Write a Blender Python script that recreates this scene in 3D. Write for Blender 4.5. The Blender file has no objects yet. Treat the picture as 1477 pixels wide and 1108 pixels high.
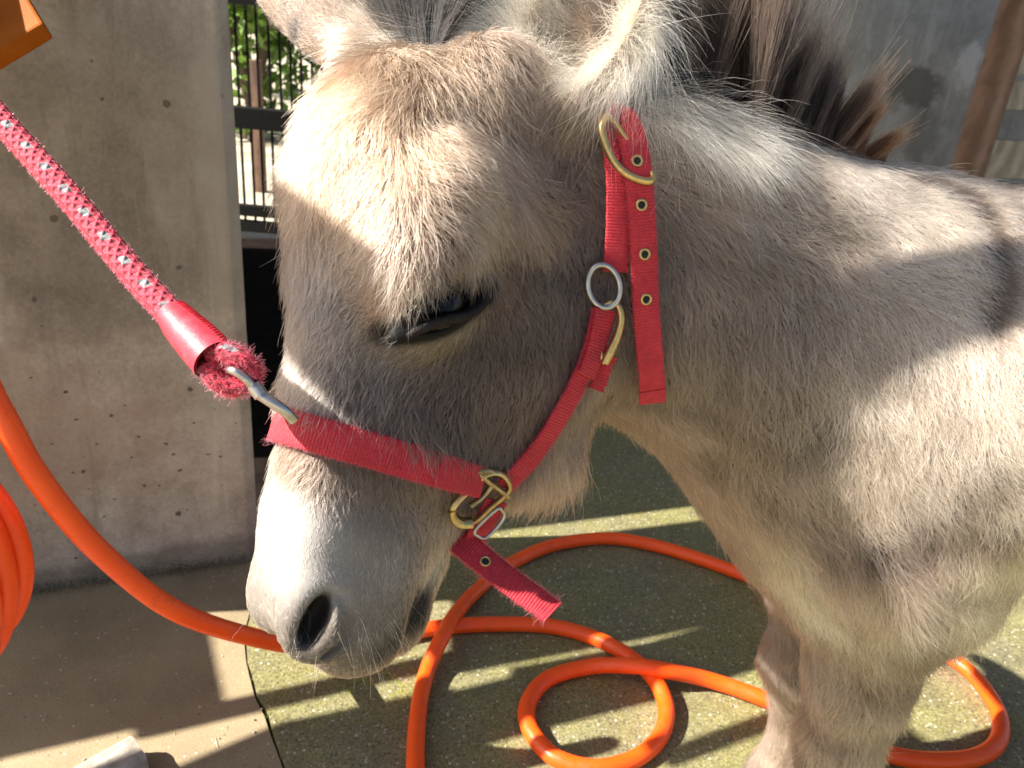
import bpy, bmesh, math, random
import numpy as np
from mathutils import Vector, Matrix, Quaternion
from mathutils.bvhtree import BVHTree
from mathutils.kdtree import KDTree

rng = np.random.default_rng(7)
random.seed(7)
scene = bpy.context.scene
col = scene.collection

# ------------------------------------------------------------------ camera
FPX, W, H = 1149.0, 1477, 1108
PITCH, ROLL, CAM_H = math.radians(24.0), math.radians(5.2), 0.90
fw = np.array([0, math.cos(PITCH), -math.sin(PITCH)])
rt0 = np.array([1.0, 0, 0])
up0 = np.cross(rt0, fw)
up = math.cos(ROLL) * up0 - math.sin(ROLL) * rt0
rt = math.cos(ROLL) * rt0 + math.sin(ROLL) * up0
CAM = np.array([0, 0, CAM_H])
cam_data = bpy.data.cameras.new('camera')
cam = bpy.data.objects.new('camera', cam_data)
col.objects.link(cam)
m = Matrix.Identity(4)
for i in range(3):
    m[i][0], m[i][1], m[i][2], m[i][3] = rt[i], up[i], -fw[i], CAM[i]
cam.matrix_world = m
cam_data.sensor_width = 36.0
cam_data.lens = 36.0 * FPX / W
cam_data.clip_start = 0.02
cam_data.clip_end = 600.0
cam_data.dof.use_dof = True
cam_data.dof.focus_distance = 0.50
cam_data.dof.aperture_fstop = 16.0
scene.camera = cam

# ------------------------------------------------------------------ light
SUN_AZ, SUN_EL = math.radians(12.0), math.radians(40.0)     # direction the sunlight travels towards, and its height
world = bpy.data.worlds.new('World')
scene.world = world
world.use_nodes = True
nt = world.node_tree
sky = nt.nodes.new('ShaderNodeTexSky')
sky.sky_type = 'NISHITA'
sky.sun_disc = False
sky.sun_elevation = SUN_EL
sky.dust_density = 2.0
sky.ozone_density = 0.6
# the sun stands opposite to the travel direction
sky.sun_rotation = math.atan2(-math.cos(SUN_AZ), -math.sin(SUN_AZ))
bg = nt.nodes['Background']
bg.inputs['Strength'].default_value = 0.05
nt.links.new(sky.outputs[0], bg.inputs['Color'])
sd = bpy.data.lights.new('sun', 'SUN')
sd.energy = 5.0
sd.angle = math.radians(0.5)
sd.color = (1.0, 0.925, 0.82)
sun = bpy.data.objects.new('sun', sd)
col.objects.link(sun)
sdir = Vector((math.cos(SUN_AZ) * math.cos(SUN_EL), math.sin(SUN_AZ) * math.cos(SUN_EL), -math.sin(SUN_EL)))
sun.rotation_euler = sdir.to_track_quat('-Z', 'Y').to_euler()
scene.view_settings.view_transform = 'Standard'
scene.view_settings.look = 'None'
scene.view_settings.gamma = 1.0
scene.view_settings.use_curve_mapping = False
scene.view_settings.exposure = 1.88
scene.render.engine = 'CYCLES'
scene.cycles.use_denoising = True
scene.cycles.max_bounces = 12
scene.cycles.transparent_max_bounces = 16

NB_F, NB_T = 23.6, 0.0            # noseband: station on the nose (cm) and tilt
ROPE_ROW = .30
BRACE_W = .085

# ------------------------------------------------------------------ geometry helpers
def ray(x, y):
    x, y = np.asarray(x, float), np.asarray(y, float)
    return fw + rt * ((x - W / 2) / FPX)[..., None] - up * ((y - H / 2) / FPX)[..., None]

def at(x, y, d):
    return CAM + ray(x, y) * d

def on_ground(x, y, z=0.0):
    d = ray(x, y)
    return CAM + d * ((z - CAM_H) / d[2])

def nrm(v):
    v = np.asarray(v, float)
    return v / np.maximum(np.linalg.norm(v, axis=-1, keepdims=True), 1e-9)

def to_world(v):
    return rt * v[0] + up * v[1] - fw * v[2]

# head frame: F forward along the nose, L towards the animal's left, U dorsal
_L = nrm((.58, -.06, .81))
_F = np.array([-.275, -.955, 0.0])
_F[2] = -(_F[0] * _L[0] + _F[1] * _L[1]) / _L[2]
_F = nrm(_F)
_U = np.cross(_F, _L)
HF, HL, HU = to_world(_F), to_world(_L), to_world(_U)
HO = at(645, 435, .47) - HF * .14 - HL * .08
HM = np.stack([HF, HL, HU], 1)          # local -> world columns

def head(f, l, u):                      # centimetres in the head frame -> world
    return HO + (HF * f + HL * l + HU * u) * .01

def hp(px, py, l):                      # a point of the head's plane at lateral offset l (cm), seen at px, py
    r_ = ray(px, py)
    t = (l * .01 - (CAM - HO) @ HL) / (r_ @ HL)
    return CAM + r_ * t

def hpl(px, py, l):
    P = (hp(px, py, l) - HO) * 100
    return np.array([P @ HF, l, P @ HU])

# ------------------------------------------------------------------ the donkey as one implicit surface
def sstep(a, b, x):
    t = np.clip((x - a) / (b - a), 0, 1)
    return t * t * (3 - 2 * t)

def smin(a, b, k):
    h = np.maximum(k - np.abs(a - b), 0) / k
    return np.minimum(a, b) - h * h * k * .25

def smax(a, b, k):
    return -smin(-a, -b, k)

def cone(P, a, b, r1, r2):
    a, b = np.asarray(a, float), np.asarray(b, float)
    ab = b - a
    t = np.clip(((P - a) @ ab) / max(ab @ ab, 1e-12), 0, 1)
    return np.linalg.norm(P - a - t[:, None] * ab, axis=1) - (r1 + (r2 - r1) * t)

def ellipsoid(P, c, r, axes=None):
    q = P - np.asarray(c, float)
    if axes is not None:
        q = q @ axes
    r = np.asarray(r, float)
    k0 = np.linalg.norm(q / r, axis=1)
    k1 = np.linalg.norm(q / (r * r), axis=1)
    return k0 * (k0 - 1) / np.maximum(k1, 1e-9)

def chain(P, pts, radii, k):
    d = None
    for i in range(len(pts) - 1):
        e = cone(P, pts[i], pts[i + 1], radii[i], radii[i + 1])
        d = e if d is None else smin(d, e, k)
    return d

# sections of the skull along f (cm): top, bottom, half width above, half width below
ST = np.array([
    # f    top   bot    wu   wl
    [-6, -1.0,  -9.0,  3.6, 4.2],
    [-3,  3.0, -11.5,  4.8, 5.0],
    [0,   5.6, -13.5,  6.2, 5.6],
    [4,   6.9, -15.5,  7.5, 5.8],
    [8,   7.5, -17.0,  8.7, 5.8],
    [12,  6.9, -18.3,  7.9, 5.7],
    [16,  5.8, -18.9,  6.2, 5.6],
    [20,  4.7, -18.3,  5.2, 5.3],
    [22.5, 4.2, -16.2,  4.8, 4.8],
    [24.5, 3.8, -13.0,  4.5, 3.9],
    [28,  3.3, -10.0,  4.3, 3.3],
    [31,  2.7,  -8.4,  4.2, 3.2],
    [34,  1.4,  -7.4,  3.8, 3.0],
    [37, -1.0,  -6.6,  3.0, 2.6]])
def dense(tab, step=.25):
    x = tab[:, 0]
    xs = np.arange(x[0], x[-1] + 1e-6, step)
    out = [xs]
    for c in range(1, tab.shape[1]):
        y = tab[:, c]
        mm = np.gradient(y, x)
        i = np.clip(np.searchsorted(x, xs, 'right') - 1, 0, len(x) - 2)
        hh = x[i + 1] - x[i]
        t = (xs - x[i]) / hh
        out.append((2*t**3-3*t**2+1)*y[i] + (t**3-2*t**2+t)*hh*mm[i] + (-2*t**3+3*t**2)*y[i+1] + (t**3-t**2)*hh*mm[i+1])
    return np.array(out)
SD = dense(ST)

def to_head(P):
    return ((P - HO) @ HM) * 100

EYE = np.array([13.6, 6.15, 0.25])   # refined below
EYE_R = 2.05
# the almond between the lids, traced at the lateral offset of the lids
LOWER_LID = [(570, 486), (585, 484), (606, 474), (640, 462), (668, 456), (688, 444), (702, 424), (708, 410)]
UPPER_LID = [(570, 486), (578, 466), (596, 447), (620, 428), (650, 413), (680, 405), (700, 404), (708, 410)]
def lid_l(px):
    t = (px - 570) / 138.0
    return 6.9 + 1.5 * math.sin(math.pi * min(max(t * .9 + .08, 0), 1)) 
LID_LO = np.array([hpl(x, y, lid_l(x)) for x, y in LOWER_LID])
LID_UP = np.array([hpl(x, y, lid_l(x)) for x, y in UPPER_LID])
ALM_C = (LID_LO.mean(0) + LID_UP.mean(0)) / 2
ALM_X = nrm(LID_LO[-1] - LID_LO[0])
ALM_N = nrm(np.array([0.1, 1.0, 0.12]))
ALM_N = nrm(ALM_N - ALM_X * (ALM_N @ ALM_X))
ALM_Y = np.cross(ALM_N, ALM_X)
EYE_R = 2.5
ALM_S = 1.0 if (LID_UP.mean(0) - ALM_C) @ ALM_Y > 0 else -1.0
EYE = ALM_C + ALM_X * .15 + ALM_Y * (ALM_S * .10) - ALM_N * 2.20
NOSTRIL = hpl(452, 893, 4.0)
FOLD = np.array([hpl(x, y, l) for x, y, l in ((472, 852, 4.6), (494, 862, 4.7), (505, 890, 4.7), (498, 922, 4.4), (470, 942, 3.8), (438, 945, 3.0))])

def mir(q):                                   # mirrored lateral coordinate so one side describes both
    return np.stack([q[:, 0], np.abs(q[:, 1]), q[:, 2]], 1)

def sdf_head(P):
    q = to_head(P)
    a = mir(q)
    f, l, u = a[:, 0], a[:, 1], a[:, 2]
    ff = np.clip(f, SD[0, 0], SD[0, -1])
    top, bot, wu, wl = (np.interp(ff, SD[0], SD[i]) for i in (1, 2, 3, 4))
    uc, hh = (top + bot) / 2, (top - bot) / 2
    v = (u - uc) / hh
    w = wl + (wu - wl) * sstep(-.7, .75, v)
    n = 2.35 + .75 * sstep(20, 27, f)
    qq = (np.abs(v) ** n + np.abs(l / w) ** n + 1e-9) ** (1 / n)
    d = (qq - 1) * np.minimum(hh, w)
    d = smax(d, f - 35.5, 3.0)
    d = smax(d, -4.5 - f, 4.0)
    E = lambda c, r, ax=None: ellipsoid(a, c, r, ax)
    # muzzle, lips, chin
    bq = np.abs(np.stack([f - 32.2, l, u + 2.1 + .20 * (f - 32.2)], 1)) - np.array([2.7, 2.35, 2.2])
    d = smin(d, np.linalg.norm(np.maximum(bq, 0), axis=1) + np.minimum(bq.max(1), 0) - 1.75, 1.6)
    d = smin(d, E((35.2, 0, -4.3), (3.2, 4.0, 3.0)), 1.5)
    d = smin(d, E((33.8, 2.9, -.7), (3.2, 1.7, 2.7)), 1.0)                # nostril wing
    d = smin(d, E((30.5, 2.4, -3.8), (4.5, 1.8, 3.0)), 1.6)               # cheek over the lip
    # mouth slit then lower lip
    mc, ml = MOUTH_C, MOUTH_L
    slit = cone(a * np.array([1, .25, 1]), mc * np.array([1, .25, 1]), ml * np.array([1, .25, 1]), .10, .38)
    d = smax(d, -slit, .4)
    low = smin(E((33.4, 0, -8.0), (3.3, 2.7, 1.55)), E((29.6, 0, -8.3), (3.0, 2.4, 1.6)), 1.2)
    d = smin(d, low, .3)
    # brow ridge, orbit, cheek muscle, facial crest
    d = smin(d, E((10.3, 6.6, 2.0), (5.5, 3.0, 2.7)), 3.2)
    d = smin(d, E((13.6, 5.4, -.2), (3.4, 2.6, 2.6)), 1.5)
    d = smin(d, E((11.0, 4.3, -9.5), (8.0, 3.0, 6.6)), 2.5)
    d = smin(d, E((19.0, 3.6, -4.5), (5.0, 1.9, 1.6)), 2.5)
    d = smin(d, E((5.0, 0, 5.0), (5.5, 5.5, 3.0)), 3.0)                   # forehead
    d = smin(d, E((-1.5, 4.2, -.8), (3.2, 2.6, 3.2)), 2.0)                # ear roots
    # eye opening
    b = a - ALM_C
    ex, ey, ez = b @ ALM_X, b @ ALM_Y, b @ ALM_N
    hole = ellipsoid(np.stack([ex, ey, ez], 1), (0, 0, .3), (2.9, 1.08, 2.6))
    d = smax(d, -hole, .35)
    # lids
    for k, (lid, r) in enumerate(((LID_UP, .40), (LID_LO, .34))):
        d = smin(d, chain(a, lid, np.full(len(lid), r), .1), .55)
    # nostril opening
    h1 = NOSTRIL_AX
    hole = ellipsoid(a, NOSTRIL + np.array([.2, .35, 0]), (1.75, 1.5, .72), h1)
    d = smax(d, -hole, .9)
    d = smax(d, -chain(a, FOLD, np.array([.08, .24, .3, .3, .22, .08]), .1), .45)
    return d * .01

MOUTH_C = hpl(602, 846, 3.0)
MOUTH_L = hpl(532, 948, 0.6)
# nostril axes in head coordinates: x along the slit, z across it, y inwards
_nx = nrm(hpl(470, 868, 4.4) - hpl(440, 925, 3.2))
_ny = nrm(np.array([.25, 1, .25]) - _nx * (np.array([.25, 1, .25]) @ _nx))
_nz = np.cross(_nx, _ny)
NOSTRIL_AX = np.stack([_nx, _ny, _nz], 1)

def q3(*v):
    return np.array(v, float)

YM = .69                                         # the body's middle plane
def aty(px, py, y):
    r_ = ray(px, py)
    return CAM + r_ * (y / r_[1])
CREST = [aty(868, 248, .605), aty(905, 262, .62), aty(1000, 304, .645), aty(1110, 322, .668), aty(1235, 392, YM)]
MID = [aty(850, 380, .605), aty(985, 430, .64), aty(1110, 480, .67), aty(1220, 520, YM)]
THROAT = [aty(900, 470, .60), aty(985, 524, .63), aty(1095, 604, .66), aty(1195, 735, YM)]

def sdf_neck(P):
    d = chain(P, CREST, (.040, .044, .048, .050, .062), .04)
    d = smin(d, chain(P, MID, (.060, .078, .105, .135), .05), .07)
    d = smin(d, chain(P, THROAT, (.044, .052, .068, .080), .04), .06)
    return d

def sdf_body(P):
    d = ellipsoid(P, (.66, YM, .636), (.45, .160, .158))
    d = smin(d, cone(P, (.33, YM, .66), (.92, YM, .67), .115, .125), .07)
    d = smin(d, cone(P, (.31, YM, .722), (.56, YM, .740), .050, .07), .06)
    d = smin(d, ellipsoid(P, (.96, YM, .645), (.18, .155, .165)), .08)
    # chest and shoulders
    d = smin(d, ellipsoid(P, (.325, YM, .57), (.105, .125, .15)), .06)
    for s in (-1, 1):
        ly = YM + s * .078
        y = YM + s * .098
        d = smin(d, cone(P, (.40, y, .64), (.355, y, .52), .075, .066), .06)        # shoulder
        d = smin(d, cone(P, (.345, y - s * .012, .51), (.380, y - s * .012, .490), .053, .044), .04)  # elbow
        d = smin(d, ellipsoid(P, (.372, YM + s * .118, .525), (.058, .030, .072)), .035)     # upper arm
        lx = .365 if s < 0 else .362
        sl = 0 if s < 0 else .022
        d = smin(d, chain(P, [(lx, ly, .49), (lx - .003, ly, .43), (lx + sl * .4, ly, .35), (lx + .002 + sl, ly, .27)], np.array((.060, .050, .041, .034)) * (1 if s < 0 else 1.2), .03), .045)
        d = smin(d, chain(P, [(lx + .002 + sl, ly, .27), (lx + .002 + sl, ly, .22), (lx + .004 + sl * 2, ly, .10), (lx + .002 + sl * 2, ly, .065), (lx - .01 + sl * 2, ly, .035), (lx - .02 + sl * 2, ly, .012)],
                          np.array((.034, .034, .022, .025, .023, .031)) * np.array([1, 1, 1, 1, 1, 1] if s < 0 else [1.2, 1.22, 1.3, 1.15, 1.1, 1.1]), .02), .02)
        hy = YM + s * .10
        d = smin(d, chain(P, [(.97, hy, .59), (.94, hy, .45), (1.03, hy, .32), (1.03, hy, .10), (1.02, hy, .06), (1.00, hy, .012)],
                          (.110, .075, .038, .022, .026, .030), .03), .05)
    d = smax(d, -(P[:, 2] - .002), .004)
    return d

EAR_L = dict(B=hp(812, 138, 5.0), A=nrm(to_world((.24, .88, -.34))), N=nrm(to_world((-.38, -.18, .92))), ln=.215, w=.050, d=.036)
EAR_R = dict(B=hp(552, 112, -5.0) + nrm(ray(552, 112)) * .05, A=nrm(to_world((-.60, .66, -.62))), N=nrm(to_world((-.62, -.55, -.55))), ln=.26, w=.043, d=.038)
for e_ in (EAR_L, EAR_R):
    e_['N'] = nrm(e_['N'] - e_['A'] * (e_['N'] @ e_['A']))
    e_['X'] = np.stack([e_['A'], np.cross(e_['N'], e_['A']), e_['N']], 1)

def sdf_ear(P, e):
    c = e['B'] + e['A'] * e['ln'] * .40
    q = (P - c) @ e['X']
    wide = 1.0 - .35 * np.clip(q[:, 0] / e['ln'], -.2, .6)        # narrows to the tip
    q[:, 1] /= wide
    out = ellipsoid(q, (0, 0, 0), (e['ln'] * .56, e['w'], e['d']))
    inn = ellipsoid(q, (e['ln'] * .03, 0, e['d'] * .62), (e['ln'] * .52, e['w'] * .86, e['d'] * 1.22))
    return smax(out, -inn, .006)

def sdf(P):
    out = np.full(len(P), .3)
    near = np.linalg.norm(P - head(16, 0, -4), axis=1) < .34
    dh = out.copy()
    if near.any():
        dh[near] = sdf_head(P[near])
    d = smin(sdf_neck(P), sdf_body(P), .09)
    o = smin(dh, d, .035)
    for e in (EAR_L, EAR_R):
        near = np.linalg.norm(P - e['B'] - e['A'] * .08, axis=1) < .17
        if near.any():
            o[near] = smin(o[near], sdf_ear(P[near], e), .018)
    return o

def surface_nets(sdf, lo, hi, h, factor=4):
    n = (np.ceil((np.asarray(hi) - lo) / (h * factor)).astype(int) + 1)
    ax = [lo[i] + (np.arange(n[i]) + .5) * h * factor for i in range(3)]
    G = np.stack(np.meshgrid(*ax, indexing='ij'), -1).reshape(-1, 3)
    dc = sdf(G).reshape(n)
    act = np.abs(dc) < h * factor * 1.5
    fine = n * factor
    sgn = np.repeat(np.repeat(np.repeat(dc, factor, 0), factor, 1), factor, 2)
    am = np.repeat(np.repeat(np.repeat(act, factor, 0), factor, 1), factor, 2)
    idx = np.argwhere(am)
    D = sgn.astype(np.float32)
    D[am] = sdf(lo + (idx + .5) * h)
    S = D < 0
    c = [S[x:fine[0]-1+x, y:fine[1]-1+y, z:fine[2]-1+z] for x in (0, 1) for y in (0, 1) for z in (0, 1)]
    anyv = c[0] | c[1] | c[2] | c[3] | c[4] | c[5] | c[6] | c[7]
    allv = c[0] & c[1] & c[2] & c[3] & c[4] & c[5] & c[6] & c[7]
    cells = np.argwhere(anyv & ~allv)
    offs = np.array([(x, y, z) for x in (0, 1) for y in (0, 1) for z in (0, 1)])
    vals = np.stack([D[cells[:, 0]+o[0], cells[:, 1]+o[1], cells[:, 2]+o[2]] for o in offs], 1)
    acc = np.zeros((len(cells), 3)); cnt = np.zeros(len(cells))
    for a in range(8):
        for b in range(a + 1, 8):
            if np.abs(offs[a] - offs[b]).sum() == 1:
                va, vb = vals[:, a], vals[:, b]
                mk = (va < 0) != (vb < 0)
                t = np.where(mk, va / np.where(mk, va - vb, 1), 0)
                p = offs[a] + t[:, None] * (offs[b] - offs[a])
                acc += p * mk[:, None]; cnt += mk
    V = lo + (cells + acc / cnt[:, None] + .5) * h
    ids = np.full(fine, -1, np.int32)
    ids[cells[:, 0], cells[:, 1], cells[:, 2]] = np.arange(len(cells))
    quads = []
    for a in range(3):
        b, c_ = (a + 1) % 3, (a + 2) % 3
        s0 = [slice(1, fine[k] - 1) for k in range(3)]
        s1 = list(s0)
        s0[a] = slice(0, fine[a] - 1); s1[a] = slice(1, fine[a])
        A, B = S[tuple(s0)], S[tuple(s1)]
        e = np.argwhere(A != B)
        flip = A[e[:, 0], e[:, 1], e[:, 2]]
        for k in range(3):
            if k != a:
                e[:, k] += 1
        def gid(db, dc2):
            p = e.copy(); p[:, b] += db; p[:, c_] += dc2
            return ids[p[:, 0], p[:, 1], p[:, 2]]
        Q = np.stack([gid(-1, -1), gid(0, -1), gid(0, 0), gid(-1, 0)], 1)
        Q = np.where(flip[:, None], Q, Q[:, ::-1])
        quads.append(Q)
    Q = np.concatenate(quads)
    Q = Q[(Q >= 0).all(1)]
    return V, Q

def gradient(sdf, P, e=.0008):
    g = np.zeros_like(P)
    for k in ((1, -1, -1), (-1, -1, 1), (-1, 1, -1), (1, 1, 1)):
        k = np.array(k, float)
        g += k * sdf(P + k * e)[:, None]
    return g / (4 * e)

def project(sdf, P, steps=2, lim=.004):
    for _ in range(steps):
        g = gradient(sdf, P)
        d = sdf(P)
        st = d[:, None] * g / np.maximum((g * g).sum(1), .04)[:, None]
        ln = np.linalg.norm(st, axis=1, keepdims=True)
        P = P - st * np.minimum(1, lim / np.maximum(ln, 1e-9))
    return P

def mesh_from(name, V, Fc, mat=None, parent=None, smooth=True):
    me = bpy.data.meshes.new(name)
    V = np.asarray(V, np.float32); Fc = np.asarray(Fc, np.int32)
    me.vertices.add(len(V)); me.vertices.foreach_set('co', V.ravel())
    k = Fc.shape[1]
    me.loops.add(len(Fc) * k); me.loops.foreach_set('vertex_index', Fc.ravel())
    me.polygons.add(len(Fc))
    me.polygons.foreach_set('loop_start', np.arange(0, len(Fc) * k, k, dtype=np.int32))
    me.polygons.foreach_set('use_smooth', np.full(len(Fc), smooth))
    me.update(calc_edges=True)
    me.validate()
    o = bpy.data.objects.new(name, me)
    col.objects.link(o)
    if mat: me.materials.append(mat)
    if parent: o.parent = parent
    return o

def tag(o, label=None, cat=None, group=None, kind=None):
    if label: o['label'] = label
    if cat: o['category'] = cat
    if group: o['group'] = group
    if kind: o['kind'] = kind
    return o

import time
_t0 = time.time()
def lap(s):
    print('LAP %-24s %.1f' % (s, time.time() - _t0), flush=True)

STEP = .0028
SV, SQ = surface_nets(sdf, np.array([-.26, .26, -.01]), np.array([1.24, .90, 1.10]), STEP)
lap('nets %d' % len(SV))
SV = project(sdf, SV)
lap('project')
donkey = mesh_from('donkey', SV, SQ)
tag(donkey, 'grey brown donkey in a red halter with white muzzle and dark upright mane', 'donkey')

# ------------------------------------------------------------------ materials
def new_mat(name):
    m = bpy.data.materials.new(name)
    m.use_nodes = True
    n = m.node_tree
    b = n.nodes['Principled BSDF']
    return m, n, b

def N(n, t, **kw):
    x = n.nodes.new(t)
    for k, v in kw.items():
        if k in x.inputs:
            x.inputs[k].default_value = v
        else:
            setattr(x, k, v)
    return x

def ramp(n, fac, stops):
    r = n.nodes.new('ShaderNodeValToRGB')
    e = r.color_ramp.elements
    while len(e) < len(stops):
        e.new(.5)
    for k, (p, c) in zip(e, stops):
        k.position = p
        k.color = (*c, 1) if len(c) == 3 else c
    n.links.new(fac, r.inputs[0])
    return r.outputs[0]

def noise(n, vec, scale, detail=4, rough=.55, dist=0):
    t = N(n, 'ShaderNodeTexNoise', Scale=scale, Detail=detail, Roughness=rough, Distortion=dist)
    n.links.new(vec, t.inputs['Vector'])
    return t.outputs['Fac']

def mixc(n, fac, a, b, mode='MIX'):
    x = n.nodes.new('ShaderNodeMix')
    x.data_type = 'RGBA'; x.blend_type = mode
    for sock, v in ((x.inputs[0], fac), (x.inputs[6], a), (x.inputs[7], b)):
        if hasattr(v, 'links') or hasattr(v, 'is_linked'):
            n.links.new(v, sock)
        elif isinstance(v, (int, float)):
            sock.default_value = v
        else:
            sock.default_value = (*v, 1)
    return x.outputs[2]

def math_(n, op, a, b=0.0):
    x = n.nodes.new('ShaderNodeMath'); x.operation = op
    for sock, v in zip(x.inputs, (a, b)):
        if isinstance(v, (int, float)): sock.default_value = v
        else: n.links.new(v, sock)
    return x.outputs[0]

def bump(n, b, h, strength=.4, dist=.002):
    x = N(n, 'ShaderNodeBump', Strength=strength, Distance=dist)
    n.links.new(h, x.inputs['Height'])
    n.links.new(x.outputs[0], b.inputs['Normal'])
    return x

def coords(n, kind='Object'):
    return n.nodes.new('ShaderNodeTexCoord').outputs[kind]

def plain(name, c, rough=.5, metal=0.0, var=.25, scale=30, bmp=0.0, spec=.5):
    m, n, b = new_mat(name)
    v = noise(n, coords(n), scale, 5)
    b.inputs['Base Color'].default_value = (*c, 1)
    n.links.new(ramp(n, v, [(.3, tuple(x * (1 - var) for x in c)), (.7, tuple(min(1, x * (1 + var)) for x in c))]), b.inputs['Base Color'])
    b.inputs['Roughness'].default_value = rough
    b.inputs['Metallic'].default_value = metal
    b.inputs['Specular IOR Level'].default_value = spec
    if bmp: bump(n, b, v, bmp, .002)
    return m

def hair_mat(name, rough=.38, rad=.45, coat=0.0):
    m = bpy.data.materials.new(name)
    m.use_nodes = True
    n = m.node_tree
    n.nodes.remove(n.nodes['Principled BSDF'])
    h = n.nodes.new('ShaderNodeBsdfHairPrincipled')
    h.parametrization = 'COLOR'
    h.inputs['Roughness'].default_value = rough
    h.inputs['Radial Roughness'].default_value = rad
    h.inputs['Coat'].default_value = coat
    h.inputs['Random Roughness'].default_value = .2
    a = n.nodes.new('ShaderNodeAttribute'); a.attribute_name = 'tint'
    n.links.new(a.outputs['Color'], h.inputs['Color'])
    n.links.new(h.outputs[0], n.nodes['Material Output'].inputs['Surface'])
    return m

# ------------------------------------------------------------------ coat colour and lie of the hair
bvh = BVHTree.FromPolygons([Vector(v) for v in SV], SQ.tolist())
lap('bvh')
def hit(px, py):
    d = Vector(ray(px, py)).normalized()
    loc, nn, i, dist = bvh.ray_cast(Vector(CAM), d, 5.0)
    if loc is None:
        loc, nn, i, dist = bvh.find_nearest(Vector(at(px, py, .6)))
    return np.array(loc), np.array(nn)

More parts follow.
